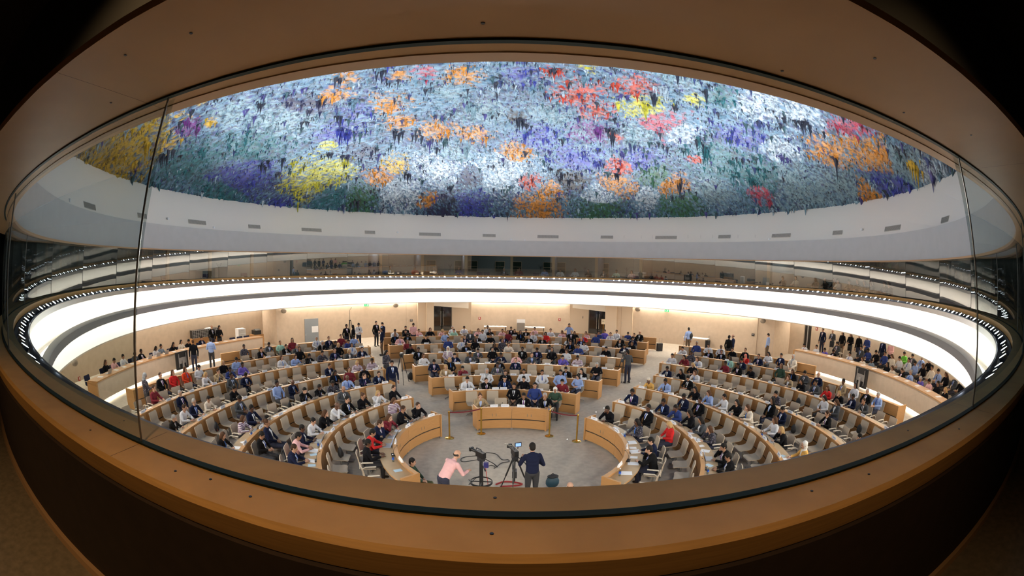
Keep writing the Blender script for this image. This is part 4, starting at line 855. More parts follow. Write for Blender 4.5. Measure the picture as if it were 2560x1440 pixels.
def paper(loc, rz, label, w_=.21, l_=.30, th=.004, m=PAPER, name='paper_sheet', cat='paper', group=None):
    key = (w_, l_, th, m.name)
    if key not in PM: me = MB().box((0, 0, th/2), (w_, l_, th)).mesh('sheet'); me.materials.append(m); PM[key] = me
    o = D.objects.new(name, PM[key]); COL.objects.link(o); o.location = loc; o.rotation_euler = (0, 0, rz); tag(o, label, cat, group); return o
rr_ng = random.Random(11)
for i, s in enumerate(SEATS):
    b_, k, kind, n, p, rz = s[:6]
    if kind != 'delegate': continue
    ph = phi_of(p); side = 1 if b_ != 'left' else -1; where = seat_place(s)
    if not visible(hallp(k, ph, .1, .95)): continue
    occ = i in OCC
    if n % 2 == 0 and k <= 7 and all(not (kk == k and abs(pp-ph) < math.degrees(.5/RHO[k])) for kk, pp in leg_done): nameplate(k, ph+rr_ng.uniform(-.6, .6), None, i, where)
    u = rr_ng.random(); z = .765
    if k <= 5:
        if n % 2 == 1 and k <= 4: put('microphone', hallp(k, ph+math.degrees(.0/RHO[k]), .13, z), rz+PI*0, 'black gooseneck microphone, '+where, 'gooseneck microphones on the desks')
        if u < .30 and occ: put('laptop', hallp(k, ph, .30, z), rz+PI, 'open silver laptop, '+where, None)
        elif u < .68: paper(hallp(k, ph+math.degrees(rr_ng.uniform(-.12, .12)/RHO[k]), .29, z), rz+rr_ng.uniform(-.5, .5), 'white paper sheet, '+where, group='papers on the desks')
        elif u < .8: paper(hallp(k, ph, .29, z), rz+rr_ng.uniform(-.3, .3), 'thick white booklet, '+where, .24, .31, .02, name='booklet', cat='booklet')
        if rr_ng.random() < .22: put('water_bottle', hallp(k, ph+math.degrees(.27/RHO[k]), .20, z), 0, 'clear water bottle, '+where, 'water bottles on the desks')
        if rr_ng.random() < .25: paper(hallp(k, ph-math.degrees(.28/RHO[k]), .26, z), rz+rr_ng.uniform(-1, 1), 'small folded leaflet, '+where, .15, .21, .006, M_('pale blue paper', (.45, .62, .75), .7) if rr_ng.random() < .4 else PAPER, 'leaflet', 'leaflet')
# ---- bags on chairs
def backpack(p, rz, label, m, s_=1.):
    r = empty('backpack', p, rz); MB().ball((0, 0, .2*s_), (.15*s_, .10*s_, .21*s_), 14).build('pack_body', m, r); MB().ball((0, .08*s_, .14*s_), (.11*s_, .05*s_, .11*s_), 10).build('front_pocket', m, r); MB().tube([(-.04*s_, 0, .39*s_), (0, 0, .44*s_), (.04*s_, 0, .39*s_)], .009, 6).build('handle', m, r)
    tag(r, label, 'backpack'); return r
BAGK = M_('black nylon', (.010, .010, .012), .7); BAGR = M_('red leather', (.45, .02, .015), .5)
def empty_seat(px, py, kind=None):
    best = None
    for i, s in enumerate(SEATS):
        if i in OCC or (kind and s[2] != kind): continue
        q = project(s[4]+Vector((0, 0, .6))); d = math.hypot(q[0]-px, q[1]-py); best = (d, s) if best is None or d < best[0] else best
    return best[1]
for (px, py, lb, m, kd) in ((545, 1053, 'black backpack standing on an empty adviser chair, left block', BAGK, 'adviser'), (842, 1122, 'big black backpack on an empty chair behind the second left desk', BAGK, 'adviser'), (752, 1012, 'black handbag on an empty chair in the left block', BAGK, None),
                        (1992, 1073, 'black bag on an empty chair in the right block', BAGK, 'adviser'), (2137, 1063, 'round black cap bag on an empty chair at the far right', BAGK, 'adviser'), (2010, 1003, 'small black bag on an empty chair, right block', BAGK, 'adviser')):
    s = empty_seat(px, py, kd); backpack(s[4]+Vector((0, 0, .475)), s[5]+.3, lb, m, .8)
s = empty_seat(524, 1069, 'adviser'); backpack(s[4]+Vector((0, 0, .475)), s[5], 'red handbag on an empty chair in the left block', BAGR, .7)
# ---- brass barrier posts and belts round the centre
ST = [(1124, 1095), (1203, 1084), (1373, 1090), (1441, 1103)]; SP_ = [at(x, y, 0) for x, y in ST]
def stanchion(p, label):
    r = empty('barrier_post', p); MB().lathe([(0, .025), (.05, .022), (.15, .012), (.16, .004), (.16, 0), (0, 0)], n=24).build('base', BRASS, r); MB().lathe([(.0, .02), (.030, .02), (.030, .93), (.034, .94), (.034, .99), (.028, 1.0), (0, 1.0)], n=16).build('post', BRASS, r); MB().box((0, 0, .955), (.075, .04, .05)).build('belt_head', M_('dark belt head', (.04, .02, .02), .4), r)
    tag(r, label, 'barrier post', 'brass barrier posts'); return r
for p, lb in zip(SP_, ('brass barrier post left of the front desk, outer one', 'brass barrier post at the left corner of the front desk', 'brass barrier post at the right corner of the front desk', 'brass barrier post right of the front desk, outer one')): stanchion(p, lb)
for i, j, lb in ((0, 1, 'dark red belt between the two left barrier posts'), (2, 3, 'dark red belt between the two right barrier posts')):
    a, b = SP_[i], SP_[j]; d = (b-a).normalized(); n_ = Vector((-d.y, d.x, 0))*.002; vs = []
    for t in range(13):
        u = t/12; q = a+(b-a)*u+d*.0; sag = -.05*4*u*(1-u); 
        for zz in (.935, .98): vs += [q+n_+Vector((0, 0, zz+sag)), q-n_+Vector((0, 0, zz+sag))]
    fs = [(4*t+a_, 4*t+b_, 4*t+4+b_, 4*t+4+a_) for t in range(12) for a_, b_ in ((0, 1), (1, 3), (3, 2), (2, 0))]
    tag(MB().add(vs, fs).build('barrier_belt', ROPE), lb, 'barrier belt')
# ---- standing and other people
def P_at(px, py, z, top, hair, skin, pos, where, look=None, s=1., trou=None, zoff=0):
    p = at(px, py, z); p.z = z+zoff; return person(p, facing(p, look) if look else facing(p), top, hair, skin, pos, where, None, s, trou, True)
STAND = [(1143, 1136, 'p', 'a', 'l', 'bend', 'leaning towards the unmanned television camera', (1.2, -4.6)),
         (1333, 1122, 'N', 'k', 'l', 'camop', 'operating the television camera on the hall floor', (-.5, -1.0)),
         (1572, 882, 'g', 'k', 'm', 'camop', 'filming beside the right aisle with a tripod camera', (3.5, 14)),
         (940, 807, 'k', 'k', 'l', 'stand', 'standing in the left aisle by the back wall', (0, 5)),
         (957, 810, 'n', 'k', 'l', 'hold', 'standing in the left aisle reading a phone', (-12, 8)),
         (954, 824, 'n', 'k', 'm', 'stand', 'standing in the left aisle beside a black case', (-12, 8)),
         (866, 815, 'k', 'k', 'd', 'stand', 'standing by the back wall left of the aisle', (0, 0)),
         (882, 817, 'B', 'l', 'l', 'stand', 'standing by the back wall next to another guest', (-12, 10)),
         (896, 812, 'w', 'k', 'm', 'hold', 'standing near the back wall holding papers', (0, 0)),
         (965, 881, 'd', 'l', 'm', 'hold', 'standing in the left aisle near the tripod', (6, -2)),
         (980, 908, 'n', 'k', 'm', 'stand', 'standing in the left aisle in front of the tripod', (2, -12)),
         (360, 940, 'd', 'F', 'm', 'hold', 'walking at the left end of the sixth row', (-10, 8)),
         (482, 855, 'B', 'u', 'm', 'stand', 'standing beside the left monitor facing the platform', (-20, 4)),
         (526, 850, 'b', 'k', 'd', 'hold', 'standing before the left platform desk', (-20, 9)),
         (1722, 823, 'b', 'k', 'm', 'stand', 'wearing a backpack at the right side table', (12, 20)),
         (1823, 843, 'k', 'k', 'd', 'stand', 'standing with another guest by the right back wall', (17, 10)),
         (1833, 841, 'n', 'a', 'l', 'stand', 'standing with a companion by the right back wall', (10, 10)),
         (1921, 838, 'b', 'k', 'l', 'stand', 'walking along the wall in the right corner', (10, 16)),
         (1429, 829, 'k', 'g', 'l', 'stand', 'standing in the back rows of the centre block', (0, 0)),
         (1423, 813, 'b', 'k', 'm', 'photo', 'photographing beside the right back doorway', (0, -10)),
         (1033, 812, 'p', 'k', 'm', 'hold', 'standing by the pale pier, left doorway', (0, 0))]
STP = []
for (px, py, tp, hr_, sk, ps, wh, lk) in STAND:
    hz = POSE[ps]['head'][2]; p = at(px, py, hz)
    for _ in range(3): p = at(px, py, hz+zfl(p.x, p.y))
    if ps == 'bend': p = p-(Vector((lk[0], lk[1], 0))-Vector((p.x, p.y, 0))).normalized()*.46
    rr_ = math.hypot(p.x, p.y); lim = 18.55
    if rr_ > lim: p.x *= lim/rr_; p.y *= lim/rr_
    for q_ in STP:
        if (Vector((p.x, p.y, 0))-q_).length < .5: p.y -= .3; p.x += .35
    p.z = zfl(p.x, p.y); STP.append(Vector((p.x, p.y, 0)))
    person(p, facing(p, lk), tp, hr_, sk, ps, wh, None, 1.0, TROU[2] if (tp == 'b' and px > 1700) else None, True)
p = STP[14].copy(); backpack(p+Vector((.19, -.10, 1.32)), .9, 'black backpack worn by the person at the side table', BAGK)
# seated on the floor against the left front desk
p = hallp(1, -121, -.30, 0); p.z = -.42; person(p, facing(p, (1.5, -6.5)), 'E', 'k', 'l', 'lap', 'sitting on the floor against the front left desk end', None, .98, M_('olive trousers', (.07, .075, .03), .9), True)
p = at(1424, 1222, .9); p.z = -.25; person(p, facing(p, (0, 5)), 'k', 'a', 'l', 'lap', 'low beside the teal bag, crown just showing', None, 1., None, True)
r = empty('shoulder_bag', at(1380, 1222, .1), .2); MB().ball((0, 0, .22), (.19, .12, .19), 14).build('bag_body', M_('teal nylon', (.005, .035, .06), .6), r); MB().ball((0, -.02, .40), (.16, .10, .05), 12).build('bag_flap', BAGK, r); MB().tube([(-.15, 0, .33), (0, 0, .48), (.15, 0, .33)], .014, 6).build('strap', BAGK, r); tag(r, 'teal shoulder bag on the floor at the foot of the view', 'bag')
# ---- television cameras
CAMB = M_('camera black', (.010, .010, .011), .45); CAMG = M_('camera grey', (.05, .05, .055), .4, metal=.4)
def tripod(r, h, sp, m=CAMB, legs=3, rot=0.):
    for i in range(legs):
        a = rot+2*PI*i/legs; top_ = Vector((.06*math.cos(a), .06*math.sin(a), h)); ft_ = Vector((sp*math.cos(a), sp*math.sin(a), .02)); mid = (top_+ft_)/2
        o = MB().tube([top_, mid], .022, 6).tube([mid, ft_], .014, 6).ball(ft_, .025, 8).build('leg', m, r)
    MB().tube([(0, 0, h*.45), (0, 0, h+.02)], .02, 8).lathe([(0, h-.04), (.08, h-.03), (.08, h+.03), (0, h+.04)], n=14).build('centre_column', m, r)
def tv_head(r, h, yaw, screen=True, lens=.34):
    R3 = Matrix.Rotation(yaw, 3, 'Z')
    K_ = .80
    def q(x, y, z): v = R3 @ Vector((x, y, z))*K_; return (v.x, v.y, v.z+h)
    MB().box(q(0, 0, .07), (.13, .16, .10), yaw).build('fluid_head', CAMG, r); MB().box(q(0, .02, .22), (.11, .28, .15), yaw).build('camera_body', CAMB, r)
    MB().tube([q(0, .22, .25), q(0, .22+lens*.5, .25), q(0, .22+lens, .25)], [.045, .04, .055], 14).box(q(0, .24+lens, .25), (.12, .05, .10), yaw).build('lens', CAMB, r)
    MB().tube([q(-.05, -.1, .36), q(-.05, -.05, .42), q(-.05, .15, .42), q(-.05, .18, .36)], .014, 6).build('top_handle', CAMG, r)
    for s_ in (-1, 1): MB().tube([q(s_*.08, -.05, .08), q(s_*.20, -.35, -.02), q(s_*.24, -.50, -.10)], [.012, .012, .02], 6).build('pan_handle', CAMB, r)
    if screen: MB().box(q(.06, -.10, .53), (.17, .03, .11), yaw).tube([q(.06, -.08, .38), q(.06, -.1, .48)], .012, 6).build('viewfinder', CAMB, r); MB().box(q(.06, -.118, .53), (.14, .004, .085), yaw).build('screen', emis('viewfinder screen', (.25, .42, 1.), 1.6), r)
CP = at(1283, 1252, 0.); r = empty('television_camera', (CP.x+.02, CP.y+.15, 0)); tripod(r, 1.15, .50, rot=.4); tv_head(r, 1.17, .35, True, .28); MB().lathe([(0, 1.55), (.05, 1.55), (.05, 1.56), (.02, 1.565)], n=14, cen=(-.22, .05)).tube([(-.05, .05, 1.5), (-.2, .05, 1.54)], .012, 6).build('focus_wheel', M_('bare metal', (.5, .45, .35), .3, metal=.8), r); MB().box((0, 0, .75), (.12, .22, .18)).build('battery_pack', CAMG, r)
tag(r, 'television camera on a black tripod with a lit blue viewfinder', 'television camera')
CP = at(1203, 1252, 0.); r = empty('television_camera', (CP.x, CP.y+.1, 0)); MB().lathe([(.27, .52), (.29, .50), (.29, .54), (.27, .55)], n=28, closed=True).tube([(-.27, 0, .53), (.27, 0, .53)], .015, 6).tube([(0, -.27, .53), (0, .27, .53)], .015, 6).build('steering_ring', CAMB, r)
MB().tube([(0, 0, .08), (0, 0, 1.15)], [.055, .045], 12).build('centre_column', CAMB, r)
for i in range(3):
    a = R_(90+120*i); MB().tube([(.04*math.cos(a), .04*math.sin(a), .22), (.48*math.cos(a), .48*math.sin(a), .09)], .025, 6).ball((.5*math.cos(a), .5*math.sin(a), .06), .06, 10).build('leg', CAMB, r)
tv_head(r, 1.13, .75, False, .25); MB().box((.12, .05, 1.0), (.12, .1, .14)).build('control_box', M_('blue control box', (.02, .02, .14), .5), r); MB().tube([(.1, .05, .95), (.16, .05, .5), (.2, -.1, .1)], .008, 6).build('red_cable', BAGR, r)
tag(r, 'unmanned television camera on a pedestal with a steering ring', 'television camera')
def cable(name, pts, m, label, rad=.012):
    P3 = [Vector((p.x, p.y, max(p.z, rad))) for p in pts]; out = []
    for i in range(len(P3)-1):
        p0, p1, p2, p3 = P3[max(i-1, 0)], P3[i], P3[i+1], P3[min(i+2, len(P3)-1)]
        for t in range(6):
            u = t/6; out.append(.5*((2*p1)+(-p0+p2)*u+(2*p0-5*p1+4*p2-p3)*u*u+(-p0+3*p1-3*p2+p3)*u**3))
    out.append(P3[-1]); return tag(MB().tube(out, rad, 6).build(name, m), label, 'cable')
g0 = lambda *a: [at(x, y, 0) for x, y in a]
cable('floor_cable', g0((1195, 1140), (1165, 1143), (1153, 1148), (1158, 1155), (1195, 1150)), CAMB, 'black cable looping left of the pedestal camera')
cable('floor_cable', g0((1215, 1132), (1240, 1136), (1255, 1150), (1270, 1150), (1272, 1155), (1255, 1158), (1245, 1165), (1235, 1172), (1238, 1168), (1228, 1164), (1212, 1170)), CAMB, 'black cable coiled right of the pedestal camera')
cable('floor_cable', g0((1172, 1200), (1180, 1206), (1172, 1212), (1190, 1196), (1205, 1188)), CAMB, 'black cable running from the pedestal camera to the front', .010)
cable('floor_cable', g0((1240, 1213), (1255, 1207), (1270, 1206), (1290, 1208), (1305, 1212), (1290, 1216), (1250, 1218)), M_('red cable', (.28, .02, .02), .6), 'thick red cable coiled under the tripod camera', .025)
p = at(1006, 957, .10); r = empty('video_camera', (p.x, p.y, .08)); tripod(r, 1.35, .42, rot=.9); MB().box((0, 0, 1.47), (.14, .30, .16)).build('camera_body', CAMB, r); MB().tube([(0, -.12, 1.49), (0, -.28, 1.49)], [.04, .05], 12).build('lens', CAMB, r); tag(r, 'small video camera on a tripod in the left aisle', 'video camera')
p = at(1556, 950, .08); r = empty('video_camera', (p.x, p.y, .06)); tripod(r, 1.35, .48, rot=.2); tv_head(r, 1.35, PI-.5, False, .25); tag(r, 'shoulder video camera on a tripod by the right aisle', 'video camera')
# ---- monitors facing the delegates
def mon(px, py, z, W, H, zc, label):
    p = onwall(px, py, 17.02)
    r = empty('monitor', (p.x, p.y, .34), math.atan2(p.y-0, p.x-0)-PI/2+PI)   # screen towards the wall side platform, back towards the hall centre
    MB().box((0, 0, zc), (W, .07, H)).build('screen_case', PLAST, r)
    for s_ in (-1, 1): MB().box((s_*W*.30, .055, zc+.02), (.05, .04, H*.75)).build('bracket', SILV2, r)
    MB().box((0, .05, zc), (W*.62, .02, H*.34)).build('mount_plate', SILV2, r); MB().box((0, .09, zc*.5), (.13, .06, zc)).build('column', SILV2, r); MB().box((0, .06, .015), (.55, .40, .03)).build('foot', CHB, r)
    tag(r, label, 'monitor'); return r
mon(455, 903, 1.0, 1.0, .92, .72, 'large black monitor seen from behind before the left platform')
mon(2153, 945, 1.02, 1.05, .98, .74, 'large black monitor seen from behind before the right platform')
# ---- side platforms: people and chairs
PF = PZ+.03
def plat_person(a, r_, tp, hr_, sk, ps, wh, seat=None, zo=0.):
    p = ring(a, r_, PF+zo+.06); person(p, facing(p, (0, 0)), tp, hr_, sk, ps, wh, None, 1., None, True)
    if seat is not None:
        c = copy_tree(seat, p, facing(p, (0, 0))); tag(c, ('navy office chair ' if seat is CH_N else 'taupe office chair ')+wh.replace('seated', 'occupied'), 'chair', 'platform chairs')
def plat_ang(px, py, r_, z): return angp(onwall(px, py, r_))
CH_N.location = ring(-73.5, 18.9, PF); CH_N.rotation_euler = (0, 0, facing(CH_N.location, (0, 0))); tag(CH_N, 'empty navy chair at the near end of the left platform', 'chair', 'platform chairs')
LP = [(258, 907, 'B', 'L', 'm'), (277, 904, 'p', 'k', 'm'), (302, 893, 'w', 'k', 'm'), (329, 885, 'g', 'k', 'd'), (348, 885, 'k', 'k', 'd'), (383, 879, 'w', 'l', 'd'), (398, 872, 'l', 'k', 'm'), (427, 865, 'B', 'l', 'm'), (449, 862, 'c', 'l', 'l'), (465, 852, 'B', 'k', 'm'), (500, 849, 'n', 'k', 'm')]
for i, (x, y, tp, hr_, sk) in enumerate(LP):
    a = plat_ang(x, y, 18.9, 0); plat_person(a, 18.8, tp, hr_, sk, 'desk' if i % 2 else 'type', 'seated %s from near end, left platform desk' % nth(i), CH_N)
for i, (x, y) in enumerate(((585, 838), (603, 836), (620, 835))):
    a = plat_ang(x, y, 19.0, 0); c = copy_tree(CH_N, ring(a, 19.0, PF), facing(ring(a, 19.0, PF), (0, 0))); tag(c, 'empty navy chair, %s of three at the far end of the left platform' % nth(i), 'chair', 'platform chairs')
plat_person(plat_ang(530, 835, 19.6, 0), 19.6, 'k', 'a', 'l', 'stand', 'standing behind the left platform desk'); plat_person(plat_ang(548, 835, 19.2, 0), 19.2, 'B', 'H', 'm', 'hold', 'standing beside a colleague on the left platform')
RPF = [(2010, 867, 'w', 'k', 'm'), (2038, 871, 'w', 'k', 'm'), (2063, 880, 'v', 'k', 'm'), (2081, 878, 'k', 'k', 'd'), (2121, 889, 'w', 'k', 'm'), (2157, 905, 'c', 'L', 'l'), (2178, 901, 'l', 'k', 'd'), (2214, 917, 'B', 'l', 'm'), (2232, 922, 'c', 'L', 'l'), (2254, 927, 'k', 'b', 'l'), (2268, 936, 'b', 'g', 'l'), (2304, 946, 'v', 'g', 'l'), (2318, 949, 'p', 'k', 'm'), (2334, 959, 'B', 'k', 'm'), (2366, 974, 'B', 'y', 'l')]
RPM = [(2092, 862, 'g', 'k', 'm'), (2150, 872, 'g', 'k', 'm'), (2167, 876, 'U', 'k', 'd'), (2179, 887, 'B', 'k', 'm'), (2205, 882, 'U', 'k', 'm'), (2224, 895, 'c', 'L', 'l'), (2241, 897, 'w', 'k', 'l'), (2261, 895, 'w', 'k', 'm'), (2276, 906, 'b', 'k', 'm'), (2297, 912, 'B', 'L', 'm'), (2315, 914, 'c', 'k', 'm'), (2334, 921, 'b', 'k', 'l'), (2347, 931, 'B', 'L', 'm'), (2362, 938, 'g', 'g', 'l'), (2385, 955, 'B', 'k', 'm')]
RPB = [(2054, 848, 'n', 'k', 'm'), (2080, 838, 'g', 'a', 'l'), (2104, 844, 'B', 'l', 'm'), (2122, 849, 'B', 'L', 'm'), (2142, 854, 'B', 'k', 'm'), (2162, 854, 'U', 'b', 'm'), (2205, 861, 'n', 'b', 'l'), (2222, 870, 'p', 'L', 'l'), (2261, 879, 'G', 'k', 'm'), (2280, 882, 'g', 'k', 'm'), (2299, 889, 'b', 'k', 'm'), (2320, 902, 'B', 'k', 'm')]
for rowi, (lst, r_, z, word) in enumerate(((RPF, 18.75, 0, 'front'), (RPM, 19.75, .30, 'middle'), (RPB, 20.75, .40, 'rear'))):
    if z: struct(MB().lathe([(r_-.55, PF), (r_-.55, PF+z), (21.6, PF+z), (21.6, PF)], 40, 107, 50, closed=True, caps=True).build('floor_platform_step_%d' % rowi, CARPET), 'carpeted step under the %s audience row on the right platform' % word, 'floor')
    las = 999
    for i, (x, y, tp, hr_, sk) in enumerate(lst):
        a = plat_ang(x, y, r_-.1, 0)
        if abs(a-las) < 2.0: a = las-2.0
        las = a
        st = rowi == 2 and i < 8
        plat_person(a, r_, tp, hr_, sk, ('stand', 'hold')[i % 2] if st else ('read', 'lap', 'desk' if rowi == 0 else 'read')[i % 3], '%s in the right platform %s row, counting from far' % (nth(i), word), None if st else CH_D, z)
for i, (x, y, r_, z) in enumerate(((2075, 868, 19.75, .30), (2112, 878, 19.75, .30), (2130, 880, 19.75, .30), (2100, 890, 18.75, 0), (2140, 905, 18.75, 0), (2196, 912, 18.75, 0))):
    a = plat_ang(x, y, r_, 0); c = copy_tree(CH_D, ring(a, r_, PF+z), facing(ring(a, r_, 0), (0, 0))); tag(c, 'empty taupe chair, %s from the far end of the right platform' % nth(i), 'chair', 'platform chairs')
# things on the left platform: pigeonhole shelf, drawer cabinet, printer
def radial_box_obj(name, a, r_, z): p = ring(a, r_, z); return empty(name, p, R_(a)+PI), p
PF2 = PF
r, _ = radial_box_obj('pigeonhole_shelf', -108.0, 21.0, PF2); MB().box((0, 0, .45), (2.3, .35, .9)).build('cabinet', WOOD, r); MB().box((0, -.02, 1.16), (2.3, .34, .50)).build('rack_case', PLAST, r)
mm = MB()
for i in range(15): mm.box((-1.12+i*.16, -.195, 1.16), (.012, .01, .5))
for i in range(6): mm.box((0, -.195, .93+i*.092), (2.28, .01, .012))
mm.build('pigeonhole_grating', PAPER, r); MB().box((.3, -.05, 1.43), (.5, .3, .04)).build('paper_stack', PAPER, r); tag(r, 'black and white pigeonhole rack on a wooden cabinet by the left wall', 'shelf')
r, _ = radial_box_obj('drawer_cabinet', -116.0, 20.7, PF2); MB().box((0, 0, .60), (.62, .5, 1.2)).build('cabinet_body', PAPER, r)
for i in range(4): d_ = MB().box((0, -.26, .20+i*.27), (.56, .02, .24)).build('drawer', M_('white drawer', (.62, .61, .59), .5), r); MB().box((0, -.28, .28+i*.27), (.2, .02, .02)).build('handle', GREYP, d_)
tag(r, 'white four drawer cabinet at the far end of the left platform', 'cabinet')
r, _ = radial_box_obj('printer', -119.5, 20.5, PF2); MB().box((0, 0, .35), (.9, .6, .7)).build('table', WOOD, r); MB().box((0, 0, .86), (.55, .5, .30)).build('printer_body', PLAST, r); MB().box((0, -.2, 1.03), (.45, .3, .04), M=Matrix.Rotation(.3, 3, 'X')).build('paper_tray', PLAST, r); tag(r, 'black printer standing near the left corner of the hall', 'printer')
r, _ = radial_box_obj('telephone_desk', -66.5, 18.6, .33); MB().box((0, 0, .72), (1.2, .7, .04)).build('table_top', PAPER, r); MB().box((0, 0, .35), (.1, .1, .7)).build('leg', GREYP, r); tag(r, 'small white side table at the near end of the left platform', 'table')
# ---- wall fittings
def wallthing(name, px, py, R, build, label, cat, grp=None):
    p = onwall(px, py, R); a = angp(p); r = empty(name, p, R_(a)+PI); build(r); tag(r, label, cat, grp)
    if cat == 'door': r['kind'] = 'structure'
    return r
EXITG = emis('green exit light', (.05, .75, .25), 1.2)
def exit_sign(r):
    MB().box((0, -.03, 0), (.34, .05, .20)).build('sign_case', EXITG, r); m = MB(); m.box((-.06, -.058, -.01), (.05, .004, .10)).ball((-.05, -.058, .055), (.018, .003, .018), 8).box((-.02, -.058, -.06), (.07, .004, .02)).box((.08, -.058, 0), (.07, .004, .13)); m.build('running_figure', PAPER, r)
for px, py, w_ in ((916, 761.5, 'left of the left back doorway'), (1667, 775.5, 'right of the right back doorway')): wallthing('exit_sign', px, py+1, 19.25, exit_sign, 'green exit sign with white running figure '+w_, 'sign')
def speaker(r): MB().ball((0, -.22, -.02), (.22, .17, .17), 16).build('speaker_body', M_('taupe speaker', (.28, .24, .20), .6), r); MB().tube([(0, -.15, .1), (0, -.02, .24)], .03, 8).build('mount', GREYP, r); MB().lathe([(0, -.01), (.13, -.01), (.13, 0)], n=16).build('speaker_grille', M_('dark grille', (.12, .10, .09), .7), r)
for px, py, w_ in ((706, 776, 'at the left corner'), (988, 762, 'left of the left doorway'), (1596, 772, 'right of the right doorway'), (1911, 801, 'at the right corner')): wallthing('ceiling_speaker', px, py, 19.2, speaker, 'round taupe loudspeaker mounted under the cove, '+w_, 'loudspeaker')
wallthing('ceiling_speaker', 180, 905, 20.9, speaker, 'round taupe loudspeaker mounted on the wall behind the left platform', 'loudspeaker')
def pin_door(r): MB().box((0, -.02, 0), (1.12, .05, 2.05)).build('panel', M_('grey door panel', (.24, .27, .30), .5), r); MB().box((.27, -.05, .25), (.52, .01, .45)).build('notice', PAPER, r); MB().box((-.5, -.06, -.1), (.03, .04, .15)).build('handle', SILVER, r)
wallthing('door_4', 779, 832, 19.28, pin_door, 'grey door with a white paper notice in the left wall bay', 'door')
REDS = M_('red sign', (.35, .03, .02), .6)
for px, py, R, w_ in ((1199, 796, 19.28, 'right of the left back doorway'), (1399, 799, 19.28, 'left of the right back doorway'), (2042, 822, 21.5, 'beside the dark right doorway'), (198, 947, 21.4, 'behind the near end of the left platform')):
    def fs_(r): MB().box((0, -.01, 0), (.18, .02, .22)).build('sign_plate', REDS, r); MB().box((0, -.025, .02), (.05, .006, .12)).box((.03, -.025, -.03), (.06, .006, .02)).build('symbol', PAPER, r)
    wallthing('fire_sign', px, py, R, fs_, 'small red and white fire equipment sign, '+w_, 'sign')
def telebox(r): MB().box((0, -.03, 0), (.22, .06, .18)).build('box_body', PLAST, r); MB().box((0, -.062, .03), (.14, .006, .06)).build('display', GREYP, r)
for px, py, R, w_ in ((1028, 801, 19.1, 'on the pale pier left of the left doorway'), (1883, 837, 19.25, 'by the right corner'), (1455, 793, 19.6, 'inside the right doorway recess')): wallthing('wall_box', px, py, R, telebox, 'small black wall box '+w_, 'wall box')
# dark open doorway in the right corner
a0, a1 = 111.6, 113.3
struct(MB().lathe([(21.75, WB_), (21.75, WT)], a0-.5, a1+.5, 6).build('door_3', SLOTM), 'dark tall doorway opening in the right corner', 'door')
struct(MB().lathe([(21.55, .3), (21.55, WT), (21.6, WT), (21.6, .3)], a0+.65, a0+.85, 1, closed=True, caps=True).build('trim_8', SILV2), 'metal strip in the dark right doorway', 'trim')
# service door outlines on the pale bays
for px, py, w_ in ((1029, 797, 'left'), (1566, 803, 'right')):
    def sd(r):
        m = MB(); W_, H_ = .86, 2.5
        for x in (-W_/2, W_/2): m.box((x, -.012, 0), (.012, .012, H_))
        m.box((0, -.012, H_/2), (W_, .012, .012)); m.build('joint', M_('pier joint', (.35, .26, .17), .8), r); MB().box((-.36, -.03, -.15), (.02, .04, .12)).build('handle', SILVER, r)
    wallthing('door_5', px, py, 19.07, sd, 'flush service door in the pale pier beside the %s back doorway' % w_, 'door')
# ---- back wall tables, cases, lectern
def table(px, py, z, R, W, label):
    p = onwall(px, py, R); a = angp(p); r = empty('side_table', (p.x, p.y, z), R_(a)+PI); MB().box((0, 0, .74), (W, .6, .035)).build('table_top', PAPER, r)
    for sx in (-1, 1):
        for sy in (-1, 1): MB().tube([(sx*(W/2-.08), sy*.24, 0), (sx*(W/2-.08), sy*.24, .73)], .022, 6).build('leg', PLAST, r)
    tag(r, label, 'table'); return r, p, a
for px, W, w_ in ((1238, 1.8, 'left of centre'), (1330, 2.0, 'right of centre')):
    t, p, a = table(px, 830, .35, 18.75, W, 'white topped side table by the back wall, '+w_)
    for j in range(4): q = ring(a+(j-1.5)*1.1, 18.75, .35+.76); paper(q, R_(a)+j, 'stack of white papers on the back table %s, %s stack' % (w_, nth(j)), .21, .3, .03, name='paper_stack', cat='papers', group='papers on the back tables')
t, p, a = table(1740, 855, .34, 18.7, 1.9, 'white topped side table by the right back wall')
for j in range(3): q = ring(a+(j-1)*1.3, 18.7, .34+.76); paper(q, R_(a)+j, 'white papers on the right side table, %s pile' % nth(j), .21, .3, .02, name='paper_stack', cat='papers', group='papers on the right side table')
p = onwall(1302, 825, 18.6); r = empty('lectern', (p.x, p.y, .35), R_(angp(p))+PI); MB().box((0, 0, .55), (.62, .45, 1.1)).build('lectern_body', M_('grey lectern', (.20, .18, .16), .6), r); MB().box((0, -.03, 1.2), (.66, .05, .34), M=Matrix.Rotation(-.2, 3, 'X')).build('top_panel', PAPER, r); tag(r, 'grey lectern with a white top panel at the centre back wall', 'lectern')
p = onwall(1507, 835, 19.2); r = empty('floor_sign', (p.x, p.y, .35), R_(angp(p))+PI); MB().tube([(0, 0, .02), (0, 0, 1.25)], .02, 8).lathe([(0, .0), (.16, .0), (.15, .03), (0, .03)], n=18).build('stand', BRASS, r); MB().box((0, -.02, 1.35), (.30, .03, .40)).build('board', M_('cream board', (.72, .62, .45), .6), r); MB().box((0, -.04, 1.38), (.16, .005, .03)).build('lettering', PLAST, r); tag(r, 'cream sign board on a brass stand in the right back doorway', 'sign')
